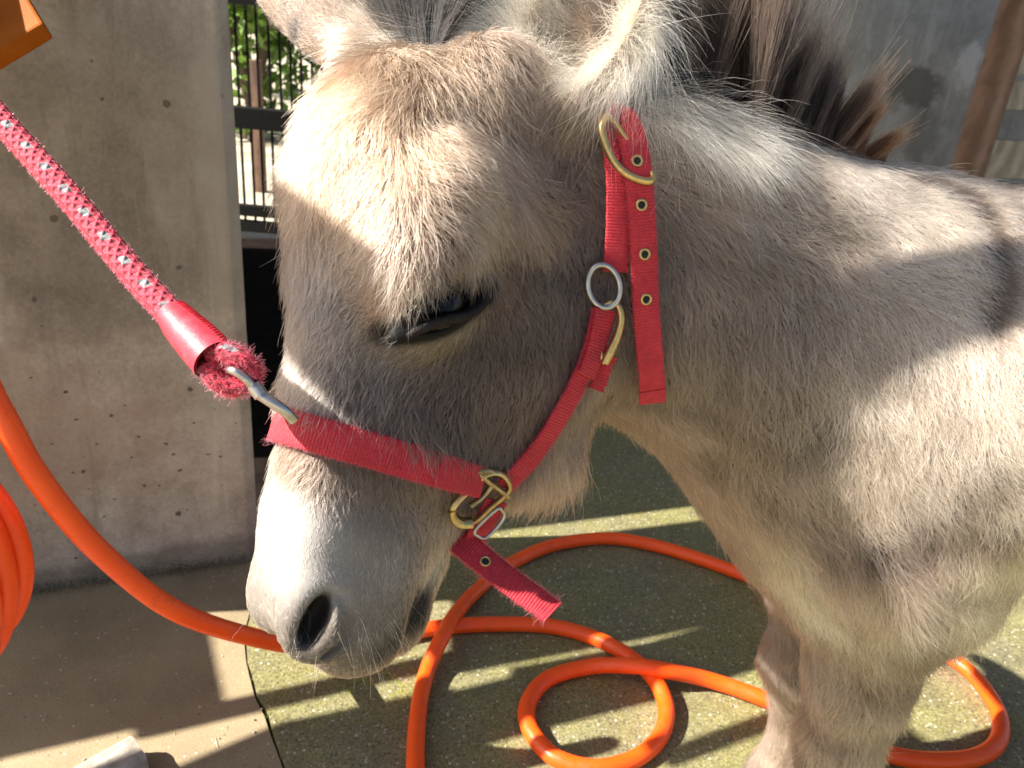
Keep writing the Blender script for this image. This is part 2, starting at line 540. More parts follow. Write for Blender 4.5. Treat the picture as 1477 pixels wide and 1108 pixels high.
TAUPE = np.array([.34, .265, .21])
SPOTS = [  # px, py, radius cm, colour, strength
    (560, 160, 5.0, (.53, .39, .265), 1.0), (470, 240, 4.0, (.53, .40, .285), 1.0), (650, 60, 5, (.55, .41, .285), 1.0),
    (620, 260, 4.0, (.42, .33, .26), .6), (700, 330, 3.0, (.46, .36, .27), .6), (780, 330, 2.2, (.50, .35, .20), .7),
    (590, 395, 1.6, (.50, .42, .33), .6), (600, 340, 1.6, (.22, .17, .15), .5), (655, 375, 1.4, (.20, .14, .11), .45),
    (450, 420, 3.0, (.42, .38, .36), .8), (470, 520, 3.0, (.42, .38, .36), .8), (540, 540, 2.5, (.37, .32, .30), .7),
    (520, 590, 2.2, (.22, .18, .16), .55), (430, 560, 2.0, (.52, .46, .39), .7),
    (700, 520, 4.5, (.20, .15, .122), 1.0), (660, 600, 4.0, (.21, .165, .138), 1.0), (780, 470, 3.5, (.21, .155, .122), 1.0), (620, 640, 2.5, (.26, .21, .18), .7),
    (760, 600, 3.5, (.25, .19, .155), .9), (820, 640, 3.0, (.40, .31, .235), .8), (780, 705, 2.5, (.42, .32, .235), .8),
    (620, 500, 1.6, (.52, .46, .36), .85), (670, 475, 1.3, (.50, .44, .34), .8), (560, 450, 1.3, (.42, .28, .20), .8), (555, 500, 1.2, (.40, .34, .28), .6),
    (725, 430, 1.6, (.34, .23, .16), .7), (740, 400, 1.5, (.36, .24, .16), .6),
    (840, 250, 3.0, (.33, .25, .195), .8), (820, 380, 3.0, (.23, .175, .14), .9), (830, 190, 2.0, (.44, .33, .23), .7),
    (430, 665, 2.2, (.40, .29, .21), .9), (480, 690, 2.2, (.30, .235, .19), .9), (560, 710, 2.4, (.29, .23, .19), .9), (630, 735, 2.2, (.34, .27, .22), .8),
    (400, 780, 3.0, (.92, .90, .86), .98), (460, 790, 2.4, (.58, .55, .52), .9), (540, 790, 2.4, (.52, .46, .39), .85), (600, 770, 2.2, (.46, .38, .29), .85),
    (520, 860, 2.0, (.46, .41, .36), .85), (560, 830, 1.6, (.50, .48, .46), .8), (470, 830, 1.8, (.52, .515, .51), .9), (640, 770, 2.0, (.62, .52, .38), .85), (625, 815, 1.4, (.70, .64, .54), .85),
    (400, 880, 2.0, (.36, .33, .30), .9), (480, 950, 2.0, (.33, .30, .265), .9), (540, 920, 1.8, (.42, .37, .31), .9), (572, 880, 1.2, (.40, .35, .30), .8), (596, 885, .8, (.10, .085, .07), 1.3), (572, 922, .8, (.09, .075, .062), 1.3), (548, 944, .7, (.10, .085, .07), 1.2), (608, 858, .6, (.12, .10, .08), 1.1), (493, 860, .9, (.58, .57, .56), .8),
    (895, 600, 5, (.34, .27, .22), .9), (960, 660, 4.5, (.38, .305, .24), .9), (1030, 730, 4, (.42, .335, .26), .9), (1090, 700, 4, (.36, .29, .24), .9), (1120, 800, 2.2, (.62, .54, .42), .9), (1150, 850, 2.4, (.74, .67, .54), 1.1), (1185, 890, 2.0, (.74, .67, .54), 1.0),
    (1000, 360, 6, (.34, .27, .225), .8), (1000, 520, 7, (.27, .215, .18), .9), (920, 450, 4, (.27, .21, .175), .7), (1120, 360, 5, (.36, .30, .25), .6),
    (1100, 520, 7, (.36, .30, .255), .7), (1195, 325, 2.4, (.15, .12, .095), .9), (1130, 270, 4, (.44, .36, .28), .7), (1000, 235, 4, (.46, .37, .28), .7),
    (1300, 330, 6, (.64, .56, .47), .9), (1380, 300, 5, (.66, .57, .47), .9), (1300, 470, 6, (.50, .43, .37), .8), (1340, 600, 6, (.70, .61, .51), 1.0), (1450, 620, 7, (.72, .63, .53), 1.0), (1280, 690, 3, (.62, .54, .45), .9), (1400, 520, 4, (.68, .59, .50), .9),  # shoulder and withers spots lightened to carry the sunlight on them
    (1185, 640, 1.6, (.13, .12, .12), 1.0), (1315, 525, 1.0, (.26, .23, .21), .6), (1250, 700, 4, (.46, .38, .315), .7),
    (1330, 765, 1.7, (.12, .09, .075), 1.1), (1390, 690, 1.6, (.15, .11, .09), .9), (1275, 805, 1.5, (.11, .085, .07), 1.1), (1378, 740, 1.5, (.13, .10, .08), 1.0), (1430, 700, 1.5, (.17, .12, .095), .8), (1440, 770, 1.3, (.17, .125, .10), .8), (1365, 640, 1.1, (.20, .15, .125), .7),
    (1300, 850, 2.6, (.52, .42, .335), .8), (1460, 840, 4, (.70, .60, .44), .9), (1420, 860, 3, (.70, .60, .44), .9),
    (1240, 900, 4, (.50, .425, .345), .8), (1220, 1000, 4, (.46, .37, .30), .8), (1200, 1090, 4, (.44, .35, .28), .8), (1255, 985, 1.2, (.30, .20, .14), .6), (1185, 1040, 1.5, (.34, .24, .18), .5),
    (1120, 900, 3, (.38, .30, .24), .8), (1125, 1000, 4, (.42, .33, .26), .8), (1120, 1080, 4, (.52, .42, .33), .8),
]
EAR_SPOTS = [(425, 45, 1.2, (.15, .13, .13)), (410, 12, 1.0, (.30, .25, .21)), (495, 108, 1.3, (.46, .25, .11)), (465, 85, 1.0, (.42, .28, .16)), (560, 70, 1.6, (.24, .185, .16)), (490, 50, 1.5, (.72, .66, .58)), (520, 20, 1.4, (.62, .52, .42)),  # far ear: its lit band and shadow band are put into the colour
    (842, 40, 1.7, (.25, .175, .12)), (800, 40, 1.4, (.48, .35, .23)), (830, 5, 1.5, (.24, .17, .12)), (790, 110, 1.2, (.74, .66, .52)), (880, 70, 1.6, (.52, .46, .33)), (920, 40, 1.5, (.50, .43, .30)), (760, 60, 1.2, (.60, .47, .33))]
EP_ = np.array([hit(a, b)[0] for a, b, *_ in EAR_SPOTS]); ER_ = np.array([x[2] for x in EAR_SPOTS]) * .01; EC_ = np.array([x[3] for x in EAR_SPOTS])
STRIPE = [(1296, 256), (1340, 262), (1385, 280), (1415, 305), (1433, 345), (1440, 395), (1438, 440), (1430, 475)]
SP = np.array([hit(a, b)[0] for a, b, *_ in SPOTS]); SR = np.array([x[2] for x in SPOTS]) * .01
SC = np.array([x[3] for x in SPOTS]); SS = np.array([x[4] for x in SPOTS])
# the dorsal line and the shoulder cross, as points with a width and a strength
_st = [hit(a, b)[0] for a, b in STRIPE]
STP = []
for a, b in zip(_st[:-1], _st[1:]):
    for t in np.linspace(0, 1, 8, endpoint=False):
        STP.append((*(a + (b - a) * t), .0085))
for x in np.arange(.30, 1.05, .008):
    STP.append((x, YM, .82, .008))
STP = np.array(STP)

def smooth_noise(P, scale, seed):
    r = np.random.default_rng(seed)
    out = np.zeros(len(P))
    for k in range(7):
        d = nrm(r.normal(size=3)) * scale * r.uniform(.6, 1.7)
        out += np.sin(P @ d + r.uniform(0, 6.28))
    return out / 3.0

def coat_colour(P):
    n = len(P)
    C_ = np.tile(TAUPE, (n, 1)); Wt = np.full(n, .35)
    C_ = C_ * Wt[:, None]
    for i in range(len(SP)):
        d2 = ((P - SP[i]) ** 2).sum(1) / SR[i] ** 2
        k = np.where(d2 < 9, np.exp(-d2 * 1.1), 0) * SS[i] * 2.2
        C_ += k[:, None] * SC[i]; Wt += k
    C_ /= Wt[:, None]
    q = to_head(P); a = mir(q)
    inhead = np.linalg.norm(P - head(20, 0, -4), axis=1) < .26
    # symmetric pale muzzle, on the far side too
    pale = sstep(26.5, 30.5, a[:, 0] + .3 * a[:, 2]) * inhead * (q[:, 1] < 1.0)
    C_ = C_ * (1 - pale[:, None] * .6) + np.array([.50, .475, .445]) * pale[:, None] * .6
    # undersides are cream
    low = sstep(.50, .44, P[:, 2]) * (np.abs(P[:, 1] - YM) < .12) * (P[:, 0] > .44)
    C_ = C_ * (1 - low[:, None] * .7) + np.array([.66, .57, .43]) * low[:, None] * .7
    # shoulder cross
    st = np.zeros(n)
    for p in STP:
        d2 = ((P - p[:3]) ** 2).sum(1) / p[3] ** 2
        st = np.maximum(st, np.exp(-d2 * .8))
    st *= (P[:, 0] > .2)
    C_ = C_ * (1 - st[:, None] * .8) + np.array([.10, .06, .04]) * st[:, None] * .8
    # bare dark skin round the eye and in the nostril
    b = a - ALM_C
    e = np.sqrt((b @ ALM_X / 3.3) ** 2 + (b @ ALM_Y / 1.35) ** 2 + (b @ ALM_N / 6.0) ** 2)
    k = sstep(1.38, 1.08, e)
    C_ = C_ * (1 - k[:, None]) + np.array([.022, .016, .014]) * k[:, None]
    b = (a - NOSTRIL - np.array([.2, .35, 0])) @ NOSTRIL_AX
    e = np.sqrt((b[:, 0] / 1.9) ** 2 + (b[:, 2] / .85) ** 2 + (b[:, 1] / 3.0) ** 2)
    k = sstep(1.15, .75, e)
    C_ = C_ * (1 - k[:, None]) + np.array([.085, .074, .068]) * k[:, None]
    # between the lips
    ab = MOUTH_L - MOUTH_C
    t = np.clip(((a - MOUTH_C) @ ab) / (ab @ ab), 0, 1)
    dm = np.linalg.norm((a - MOUTH_C - t[:, None] * ab) * np.array([1, .25, 1]), axis=1)
    k = sstep(.60, .25, dm) * inhead
    C_ = C_ * (1 - k[:, None] * .9) + np.array([.05, .042, .036]) * k[:, None] * .9
    # cream lining of the ears
    for e_, cc in ((EAR_L, (.50, .40, .28)), (EAR_R, (.40, .31, .24))):
        qq = (P - e_['B'] - e_['A'] * e_['ln'] * .4) @ e_['X']
        k = (np.linalg.norm(P - e_['B'] - e_['A'] * .09, axis=1) < .15) * sstep(-.07, -.045, qq[:, 0])
        inner = sstep(.012, .0, qq[:, 2] - .0) * 0 + 1
        C_ = C_ * (1 - k[:, None] * .8) + np.array(cc) * k[:, None] * .8
    for i in range(len(EP_)):
        k = np.exp(-((P - EP_[i]) ** 2).sum(1) / ER_[i] ** 2 * 1.1) * .95
        C_ = C_ * (1 - k[:, None]) + EC_[i] * k[:, None]
    ld = np.minimum(chain(a, LID_UP, np.full(len(LID_UP), .0), .01), chain(a, LID_LO, np.full(len(LID_LO), .0), .01))
    k = sstep(.75, .45, ld)
    C_ = C_ * (1 - k[:, None]) + np.array([.03, .022, .019]) * k[:, None]
    lum = C_.mean(1, keepdims=True)
    D_ = C_ ** 1.62 * .74
    D_ = D_ * .78 + D_.mean(1, keepdims=True) * .22
    return np.clip(D_, .006, .9)

# handles for the lie of the hair: px, py, image direction, length cm, lift (0 flat .. 1 upright)
GROOM = [
    (640, 60, -.3, .7, 2.6, .40), (560, 130, -.3, .9, 2.4, .38), (480, 190, -.5, .8, 2.3, .42), (430, 260, -.5, .85, 2.0, .42), (540, 230, -.1, 1, 2.1, .35),
    (600, 200, .3, .9, 2.2, .36), (660, 190, .6, .7, 2.3, .38), (640, 280, .7, .6, 2.2, .38), (720, 270, 1, .25, 2.4, .38), (790, 285, 1, .1, 2.3, .42),
    (740, 330, .7, .6, 2.2, .40), (660, 345, .45, .9, 2.3, .42), (600, 370, .2, 1, 2.2, .42), (650, 395, .35, .95, 1.7, .40), (700, 380, .7, .8, 1.7, .40), (590, 410, -.3, .9, 1.4, .32),
    (550, 330, -.1, 1, 1.9, .34), (520, 390, -.7, .6, 1.6, .32), (540, 440, -.9, .4, 1.1, .25), (545, 490, -.5, .9, .9, .22), (500, 480, -.35, .9, 1.4, .32),
    (450, 340, -.25, 1, 1.8, .36), (450, 420, -.2, 1, 1.5, .34), (420, 500, -.2, 1, 1.2, .34), (470, 560, -.1, 1, 1.3, .34), (415, 570, -.3, .9, 1.2, .42), (400, 340, -.5, .7, 2.0, .45),
    (600, 490, -.3, .9, .5, .15), (660, 465, -.2, 1, .5, .15), (700, 440, .1, 1, .6, .15), (740, 400, .3, .9, .9, .2),
    (700, 520, -.15, 1, 1.0, .24), (640, 570, -.15, 1, 1.1, .26), (580, 600, -.05, 1, 1.4, .32), (520, 620, .1, 1, 1.5, .35), (760, 500, -.15, 1, 1.0, .24), (800, 420, -.1, 1, 1.1, .24),
    (700, 620, -.25, 1, 1.2, .28), (640, 660, -.15, 1, 1.3, .32), (770, 600, -.2, 1, 1.2, .28), (830, 600, .0, 1, 1.4, .35), (800, 690, -.1, 1, 1.7, .45), (830, 690, .3, .9, 1.9, .55), (740, 720, -.3, .9, 1.6, .42),
    (810, 240, .1, 1, 1.5, .28), (840, 320, .0, 1, 1.3, .26), (800, 180, .1, 1, 1.8, .3),
    (430, 660, -.15, 1, .9, .32), (500, 690, -.1, 1, .8, .25), (590, 720, -.2, 1, .8, .24), (660, 760, -.3, .9, 1.0, .3),
    (395, 740, -.15, 1, .32, .2), (450, 770, -.1, 1, .28, .18), (540, 770, -.15, 1, .36, .2), (500, 810, -.1, 1, .24, .15), (610, 790, -.3, .9, .7, .25),
    (380, 850, .0, 1, .18, .15), (450, 830, -.1, 1, .2, .15), (520, 860, -.1, 1, .22, .15), (480, 950, .2, 1, .18, .15), (580, 890, -.3, 1, .3, .2), (560, 810, -.3, .9, .4, .2), (620, 830, -.3, .9, .6, .25),
    (920, 200, .9, -.25, 2.0, .5), (1000, 240, .9, .1, 2.2, .45), (1100, 250, .9, .1, 2.2, .45), (1000, 300, .85, .5, 2.0, .36), (920, 330, .4, .9, 1.7, .32), (1100, 330, .8, .6, 2.0, .36),
    (980, 430, .35, .95, 1.7, .32), (920, 520, .25, 1, 1.5, .3), (1000, 560, .2, 1, 1.6, .3), (1100, 450, .45, .9, 1.7, .32), (1100, 600, .2, 1, 1.6, .3), (900, 600, .2, .95, 1.6, .38), (960, 660, .35, .9, 1.7, .4), (1030, 720, .45, .9, 1.9, .4),
    (1200, 300, .9, .35, 1.9, .38), (1210, 400, .6, .8, 1.7, .34), (1180, 500, .25, 1, 1.5, .3), (1300, 280, 1, .15, 1.7, .36), (1400, 300, .95, .3, 1.5, .33), (1300, 380, .85, .5, 1.5, .3), (1420, 420, .6, .8, 1.4, .28),
    (1280, 500, .5, .9, 1.4, .28), (1200, 640, .1, 1, 1.3, .28), (1300, 620, .25, 1, 1.6, .3), (1420, 560, .4, .9, 1.5, .3), (1430, 700, .3, 1, 1.9, .36), (1330, 740, .15, 1, 1.9, .36), (1240, 760, .2, 1, 1.7, .34),
    (1300, 855, .4, .95, 2.7, .6), (1335, 872, .5, .9, 2.7, .65), (1260, 845, .3, .95, 2.4, .5), (1370, 820, .3, 1, 2.2, .45), (1440, 820, .3, 1, 1.6, .35),
    (1100, 780, .4, .9, 2.0, .36), (1160, 850, .25, 1, 2.2, .36), (1210, 880, -.1, 1, 1.9, .34), (1250, 950, .05, 1, 1.9, .36), (1290, 950, .3, .95, 2.0, .45), (1200, 1040, -.1, 1, 1.9, .4), (1240, 1060, .15, 1, 1.9, .45), (1180, 960, .0, 1, 1.7, .34),
    (1120, 900, .0, 1, 1.6, .34), (1120, 1000, -.1, 1, 1.7, .38), (1115, 1080, -.1, 1, 1.8, .4),
]
GP, GD, GL, GK = [], [], [], []
for px, py, dx, dy, ln, lf in GROOM:
    p, nn = hit(px, py)
    d = rt * dx - up * dy
    d = d - nn * (d @ nn)
    GP.append(p); GD.append(nrm(d)); GL.append(ln * .01); GK.append(lf)
GP, GD, GL, GK = map(np.array, (GP, GD, GL, GK))
# the far half mirrors the head's handles
_m = to_head(GP); _sel = (np.linalg.norm(GP - head(16, 0, -4), axis=1) < .24) & (_m[:, 1] > 1.5)
_mp = _m[_sel] * np.array([1, -1, 1]); _md = (GD[_sel] @ HM) * np.array([1, -1, 1])
GP = np.concatenate([GP, HO + (_mp * .01) @ HM.T]); GD = np.concatenate([GD, _md @ HM.T])
GL = np.concatenate([GL, GL[_sel]]); GK = np.concatenate([GK, GK[_sel]])

def groom(P, Nn):
    n = len(P)
    D = np.zeros((n, 3)); Ln = np.zeros(n); Lf = np.zeros(n)
    for s in range(0, n, 60000):
        p = P[s:s + 60000]
        d2 = ((p[:, None, :] - GP[None]) ** 2).sum(2)
        w = 1 / (d2 + .008 ** 2) ** 2
        base = np.tile(np.array([.35, 0, -.94]), (len(p), 1))
        bw = 1 / (.09 ** 2) ** 2
        tot = w.sum(1) + bw
        D[s:s + 60000] = (w @ GD + base * bw) / tot[:, None]
        Ln[s:s + 60000] = (w @ GL + .016 * bw) / tot
        Lf[s:s + 60000] = (w @ GK + .32 * bw) / tot
    er = np.linalg.norm(P - EAR_R['B'] - EAR_R['A'] * .12, axis=1) < .135
    er &= ((P - EAR_R['B']) @ EAR_R['A'] > .02)
    D[er] = EAR_R['A'] + .2 * rng.normal(size=(er.sum(), 3)); Ln[er] = .006; Lf[er] = .25
    hd = np.linalg.norm(P - head(8, 0, -2), axis=1) < .17
    Ln = np.where(hd, Ln * .82, Ln)
    return D, Ln, Lf

def hair_object(name, pts, rad, tint, mat, parent):
    """pts (n, k, 3) strand points, rad (n, k), tint (n, 3)"""
    n, k, _ = pts.shape
    hc = bpy.data.hair_curves.new(name)
    hc.add_curves([k] * n)
    hc.attributes['position'].data.foreach_set('vector', pts.astype(np.float32).ravel())
    ra = hc.attributes.get('radius') or hc.attributes.new('radius', 'FLOAT', 'POINT')
    ra.data.foreach_set('value', rad.astype(np.float32).ravel())
    ca = hc.attributes.new('tint', 'FLOAT_COLOR', 'CURVE')
    ca.data.foreach_set('color', np.concatenate([tint, np.ones((n, 1))], 1).astype(np.float32).ravel())
    hc.materials.append(mat)
    o = bpy.data.objects.new(name, hc)
    col.objects.link(o)
    if parent: o.parent = parent
    o['kind'] = 'stuff'
    return o

def sample_mesh(V, Q, n, weight):
    T = np.concatenate([Q[:, [0, 1, 2]], Q[:, [0, 2, 3]]])
    a, b, c = V[T[:, 0]], V[T[:, 1]], V[T[:, 2]]
    cr = np.cross(b - a, c - a)
    ar = np.linalg.norm(cr, axis=1) * .5
    w = ar * weight((a + b + c) / 3, cr / np.maximum(2 * ar[:, None], 1e-12))
    w /= w.sum()
    i = rng.choice(len(T), n, p=w)
    r1, r2 = np.sqrt(rng.random(n)), rng.random(n)
    return a[i] * (1 - r1)[:, None] + b[i] * (r1 * (1 - r2))[:, None] + c[i] * (r1 * r2)[:, None]

# ------------------------------------------------------------------ tubes and straps
def spline(pts, n, closed=False):
    pts = np.asarray(pts, float)
    if closed:
        p = np.concatenate([pts[-1:], pts, pts[:2]])
    else:
        p = np.concatenate([2 * pts[:1] - pts[1:2], pts, 2 * pts[-1:] - pts[-2:-1]])
    segs = len(p) - 3
    u = np.linspace(0, segs, n, endpoint=not closed)
    i = np.minimum(u.astype(int), segs - 1); t = (u - i)[:, None]
    a, b, c, d = p[i], p[i+1], p[i+2], p[i+3]
    return .5 * (2*b + (c-a)*t + (2*a-5*b+4*c-d)*t*t + (3*b-a-3*c+d)*t**3)

def resample(P, n):
    s = np.concatenate([[0], np.cumsum(np.linalg.norm(np.diff(P, axis=0), axis=1))])
    u = np.linspace(0, s[-1], n)
    return np.stack([np.interp(u, s, P[:, k]) for k in range(P.shape[1])], 1)

def frames(P, closed=False):
    T = np.gradient(P, axis=0)
    if closed:
        T = np.roll(P, -1, 0) - np.roll(P, 1, 0)
    T = nrm(T)
    n0 = np.cross(T[0], [0, 0, 1.0])
    if np.linalg.norm(n0) < 1e-3: n0 = np.cross(T[0], [1.0, 0, 0])
    Ns = [nrm(n0)]
    for i in range(1, len(P)):
        v = Ns[-1] - T[i] * (Ns[-1] @ T[i])
        Ns.append(nrm(v))
    Ns = np.array(Ns)
    return T, Ns, np.cross(T, Ns)

class Geo:
    """collects quads with uvs, then links them as one mesh object"""
    def __init__(self): self.V, self.F, self.UV = [], [], []; self.n = 0
    def grid(self, G, UV=None, wrap_u=False, wrap_v=False):
        a, b, _ = G.shape
        self.V.append(G.reshape(-1, 3))
        if UV is None:
            UV = np.stack(np.meshgrid(np.linspace(0, 1, a), np.linspace(0, 1, b), indexing='ij'), -1)
        uvf = UV.reshape(-1, 2)
        for i in range(a if wrap_u else a - 1):
            for j in range(b if wrap_v else b - 1):
                q = [i * b + j, i * b + (j + 1) % b, ((i + 1) % a) * b + (j + 1) % b, ((i + 1) % a) * b + j]
                self.F.append([self.n + k for k in q])
                self.UV.append([tuple(uvf[k]) for k in q])
        self.n += a * b
    def poly(self, P):
        self.V.append(np.asarray(P, float)); k = len(P)
        self.F.append(list(range(self.n, self.n + k))); self.UV.append([(0, 0)] * k); self.n += k
    def tube(self, P, r, seg=10, closed=False, caps=True, flat=1.0):
        P = np.asarray(P, float); n = len(P)
        r = np.broadcast_to(np.asarray(r, float), (n,))
        T, A, B = frames(P, closed)
        th = np.linspace(0, 2 * math.pi, seg, endpoint=False)
        G = P[:, None] + (A[:, None] * np.cos(th)[None, :, None] + B[:, None] * np.sin(th)[None, :, None] * flat) * r[:, None, None]
        s = np.concatenate([[0], np.cumsum(np.linalg.norm(np.diff(P, axis=0), axis=1))])
        UV = np.stack(np.broadcast_arrays(s[:, None], (th / (2 * math.pi))[None]), -1)
        self.grid(G, UV, wrap_u=closed, wrap_v=True)
        if not closed and caps:
            self.poly(G[0][::-1]); self.poly(G[-1])
    def box(self, c, half, R=None, bev=.0):
        R = np.eye(3) if R is None else np.asarray(R)
        c = np.asarray(c, float)
        s = np.array([[-1,-1,-1],[1,-1,-1],[1,1,-1],[-1,1,-1],[-1,-1,1],[1,-1,1],[1,1,1],[-1,1,1]], float) * half
        P = c + s @ R.T
        for f in ((0,3,2,1),(4,5,6,7),(0,1,5,4),(1,2,6,5),(2,3,7,6),(3,0,4,7)):
            self.poly(P[list(f)])
    def strap(self, P, Nn, width, thick, closed=False, wob=0.0):
        """flat webbing with rounded edges; P the centre line, Nn its outward normals"""
        P = np.asarray(P, float)
        T = (np.roll(P, -1, 0) - np.roll(P, 1, 0)) if closed else np.gradient(P, axis=0)
        T = nrm(T); Wd = nrm(np.cross(Nn, T)); Nn = nrm(np.cross(T, Wd))
        width = np.broadcast_to(width, (len(P),)) / 2
        prof = [(-1, .0), (-.97, .75), (-.9, 1), (-.45, 1.04), (0, 1.06), (.45, 1.04), (.9, 1), (.97, .75), (1, 0), (.97, -.75), (.9, -1), (0, -1), (-.9, -1), (-.97, -.75)]
        edge = 1 + wob * np.random.default_rng(len(P)).normal(size=len(P)) if wob else np.ones(len(P))
        G = np.stack([P + Wd * (x * width * edge)[:, None] + Nn * (y * thick / 2) for x, y in prof], 1)
        s = np.concatenate([[0], np.cumsum(np.linalg.norm(np.diff(P, axis=0), axis=1))])
        vv = np.array([x * .5 + .5 for x, y in prof])
        UV = np.stack(np.broadcast_arrays(s[:, None], vv[None]), -1)
        self.grid(G, UV, wrap_u=closed, wrap_v=True)
        if not closed:
            self.poly(G[0]); self.poly(G[-1][::-1])
    def build(self, name, mat, parent=None, smooth=True, bevel=0.0):
        me = bpy.data.meshes.new(name)
        V = np.concatenate(self.V)
        me.from_pydata(V.tolist(), [], self.F)
        uv = me.uv_layers.new(name='UVMap')
        flat = np.array([c for f in self.UV for c in f], np.float32)
        if len(flat) == len(me.loops): uv.data.foreach_set('uv', flat.ravel())
        me.polygons.foreach_set('use_smooth', np.full(len(me.polygons), smooth))
        bm = bmesh.new(); bm.from_mesh(me)
        bmesh.ops.remove_doubles(bm, verts=bm.verts, dist=1e-6)
        bmesh.ops.recalc_face_normals(bm, faces=bm.faces)
        if bevel:
            bmesh.ops.bevel(bm, geom=[e for e in bm.edges if e.calc_face_angle(0) > .5], offset=bevel, segments=2, affect='EDGES', profile=.6)
        bm.to_mesh(me); bm.free()
        if smooth:
            me.set_sharp_from_angle(angle=math.radians(50))
        me.materials.append(mat)
        o = bpy.data.objects.new(name, me); col.objects.link(o)
        if parent: o.parent = parent
        return o

def empty(name, loc=(0, 0, 0)):
    o = bpy.data.objects.new(name, None); col.objects.link(o); o.location = loc
    o.empty_display_size = .05
    bpy.context.view_layer.update() if False else None
    return o

def under(o, parent):          # keep world placement under an Empty that is not at the origin
    o.parent = parent
    o.matrix_parent_inverse = Matrix.Translation(parent.location).inverted()
    return o

# ------------------------------------------------------------------ halter materials
def webbing(name, dark=1.0):
    m, n, b = new_mat(name)
    uv = n.nodes.new('ShaderNodeTexCoord').outputs['UV']
    sep = N(n, 'ShaderNodeSeparateXYZ'); n.links.new(uv, sep.inputs[0])
    rib = math_(n, 'SINE', math_(n, 'MULTIPLY', sep.outputs[0], 2 * math.pi / .0021))
    wv = math_(n, 'SINE', math_(n, 'MULTIPLY', sep.outputs[1], 2 * math.pi * 14))
    ob = coords(n)
    big = noise(n, ob, 45, 5, .65)
    fine = noise(n, ob, 900, 3)
    c = ramp(n, big, [(.25, (.24 * dark, .006, .014)), (.5, (.42 * dark, .010, .024)), (.75, (.50 * dark, .03, .045))])
    c = mixc(n, .22, c, ramp(n, fine, [(.3, (.2, .0, .01)), (.75, (.85, .16, .17))]))
    n.links.new(c, b.inputs['Base Color'])
    b.inputs['Roughness'].default_value = .7
    b.inputs['Specular IOR Level'].default_value = .3
    b.inputs['Sheen Weight'].default_value = .08
    b.inputs['Sheen Roughness'].default_value = .4
    h = math_(n, 'ADD', math_(n, 'MULTIPLY', rib, .5), math_(n, 'MULTIPLY', math_(n, 'MULTIPLY', wv, rib), .25))
    h = math_(n, 'ADD', h, math_(n, 'MULTIPLY', fine, .5))
    bump(n, b, h, .55, .0008)
    return m

M_WEB = webbing('red_webbing')
M_FRAY = plain('red_fray', (.6, .03, .045), .8, 0, .4, 300)
def metal(name, c, rough, var=.3):
    m, n, b = new_mat(name)
    v = noise(n, coords(n), 260, 5, .65)
    n.links.new(ramp(n, v, [(.3, tuple(x * (1 - var) for x in c)), (.65, c)]), b.inputs['Base Color'])
    b.inputs['Metallic'].default_value = 1.0
    n.links.new(ramp(n, v, [(.3, (rough * 1.7,) * 3), (.7, (rough,) * 3)]), b.inputs['Roughness'])
    bump(n, b, v, .12, .0006)
    return m
M_BRASS = metal('worn_brass', (.60, .44, .19), .30)
M_STEEL = metal('worn_steel', (.50, .48, .45), .26)
M_DARKHOLE = plain('eyelet_hole', (.012, .01, .01), .9)

# ------------------------------------------------------------------ halter
halter = empty('halter', tuple(head(12, 6, -8)))
tag(halter, 'red webbing halter with brass buckles worn on the donkey head', 'halter')
STRAP_ZONES = []                         # (points, half width) so that the hair lies flat below the straps

def surf_path(px, n, off, sm=2):
    """points on the coat under a traced path, lifted by off metres"""
    q = resample(spline(px, 80), n)
    R = [hit(*p) for p in q]
    P = np.array([r[0] for r in R]); Nn = np.array([r[1] for r in R])
    for _ in range(sm * 3):
        P[1:-1] = .25 * P[:-2] + .5 * P[1:-1] + .25 * P[2:]
        Nn[1:-1] = nrm(.25 * Nn[:-2] + .5 * Nn[1:-1] + .25 * Nn[2:])
    return P + Nn * off, Nn

def plane_pt(px, py, P0, N0, lift=0.0):
    r_ = ray(px, py)
    t = ((P0 + N0 * lift - CAM) @ N0) / (r_ @ N0)
    return CAM + r_ * t

WEB_W, WEB_T = .0195, .0030
# noseband: a loop in a plane across the nose
def nose_loop(f0, tilt, off, n=72):
    P, Nn = [], []
    c0 = np.array([f0, 0, -3.5])
    ang = np.linspace(0, 2 * math.pi, n, endpoint=False)
    dirs = np.stack([np.zeros(n) , np.sin(ang), np.cos(ang)], 1)
    dirs[:, 0] = tilt * (dirs[:, 2])
    lo, hi = np.full(n, .5), np.full(n, 16.0)
    for _ in range(24):
        mid = (lo + hi) / 2
        q = c0 + dirs * mid[:, None]
        d = sdf_head(HO + (q * .01) @ HM.T)
        lo = np.where(d < 0, mid, lo); hi = np.where(d < 0, hi, mid)
    r_ = lo
    for _ in range(4):
        r_ = .25 * np.roll(r_, 1) + .5 * r_ + .25 * np.roll(r_, -1)
    q = HO + ((c0 + dirs * r_[:, None]) * .01) @ HM.T
    T = nrm(np.roll(q, -1, 0) - np.roll(q, 1, 0))
    ax = nrm(HF + tilt * 0)
    Nn = nrm(np.cross(T, HF))
    if (Nn[0] @ HU) < 0: Nn = -Nn
    return q + Nn * off, Nn
nbP, nbN = nose_loop(NB_F, NB_T, .0048)
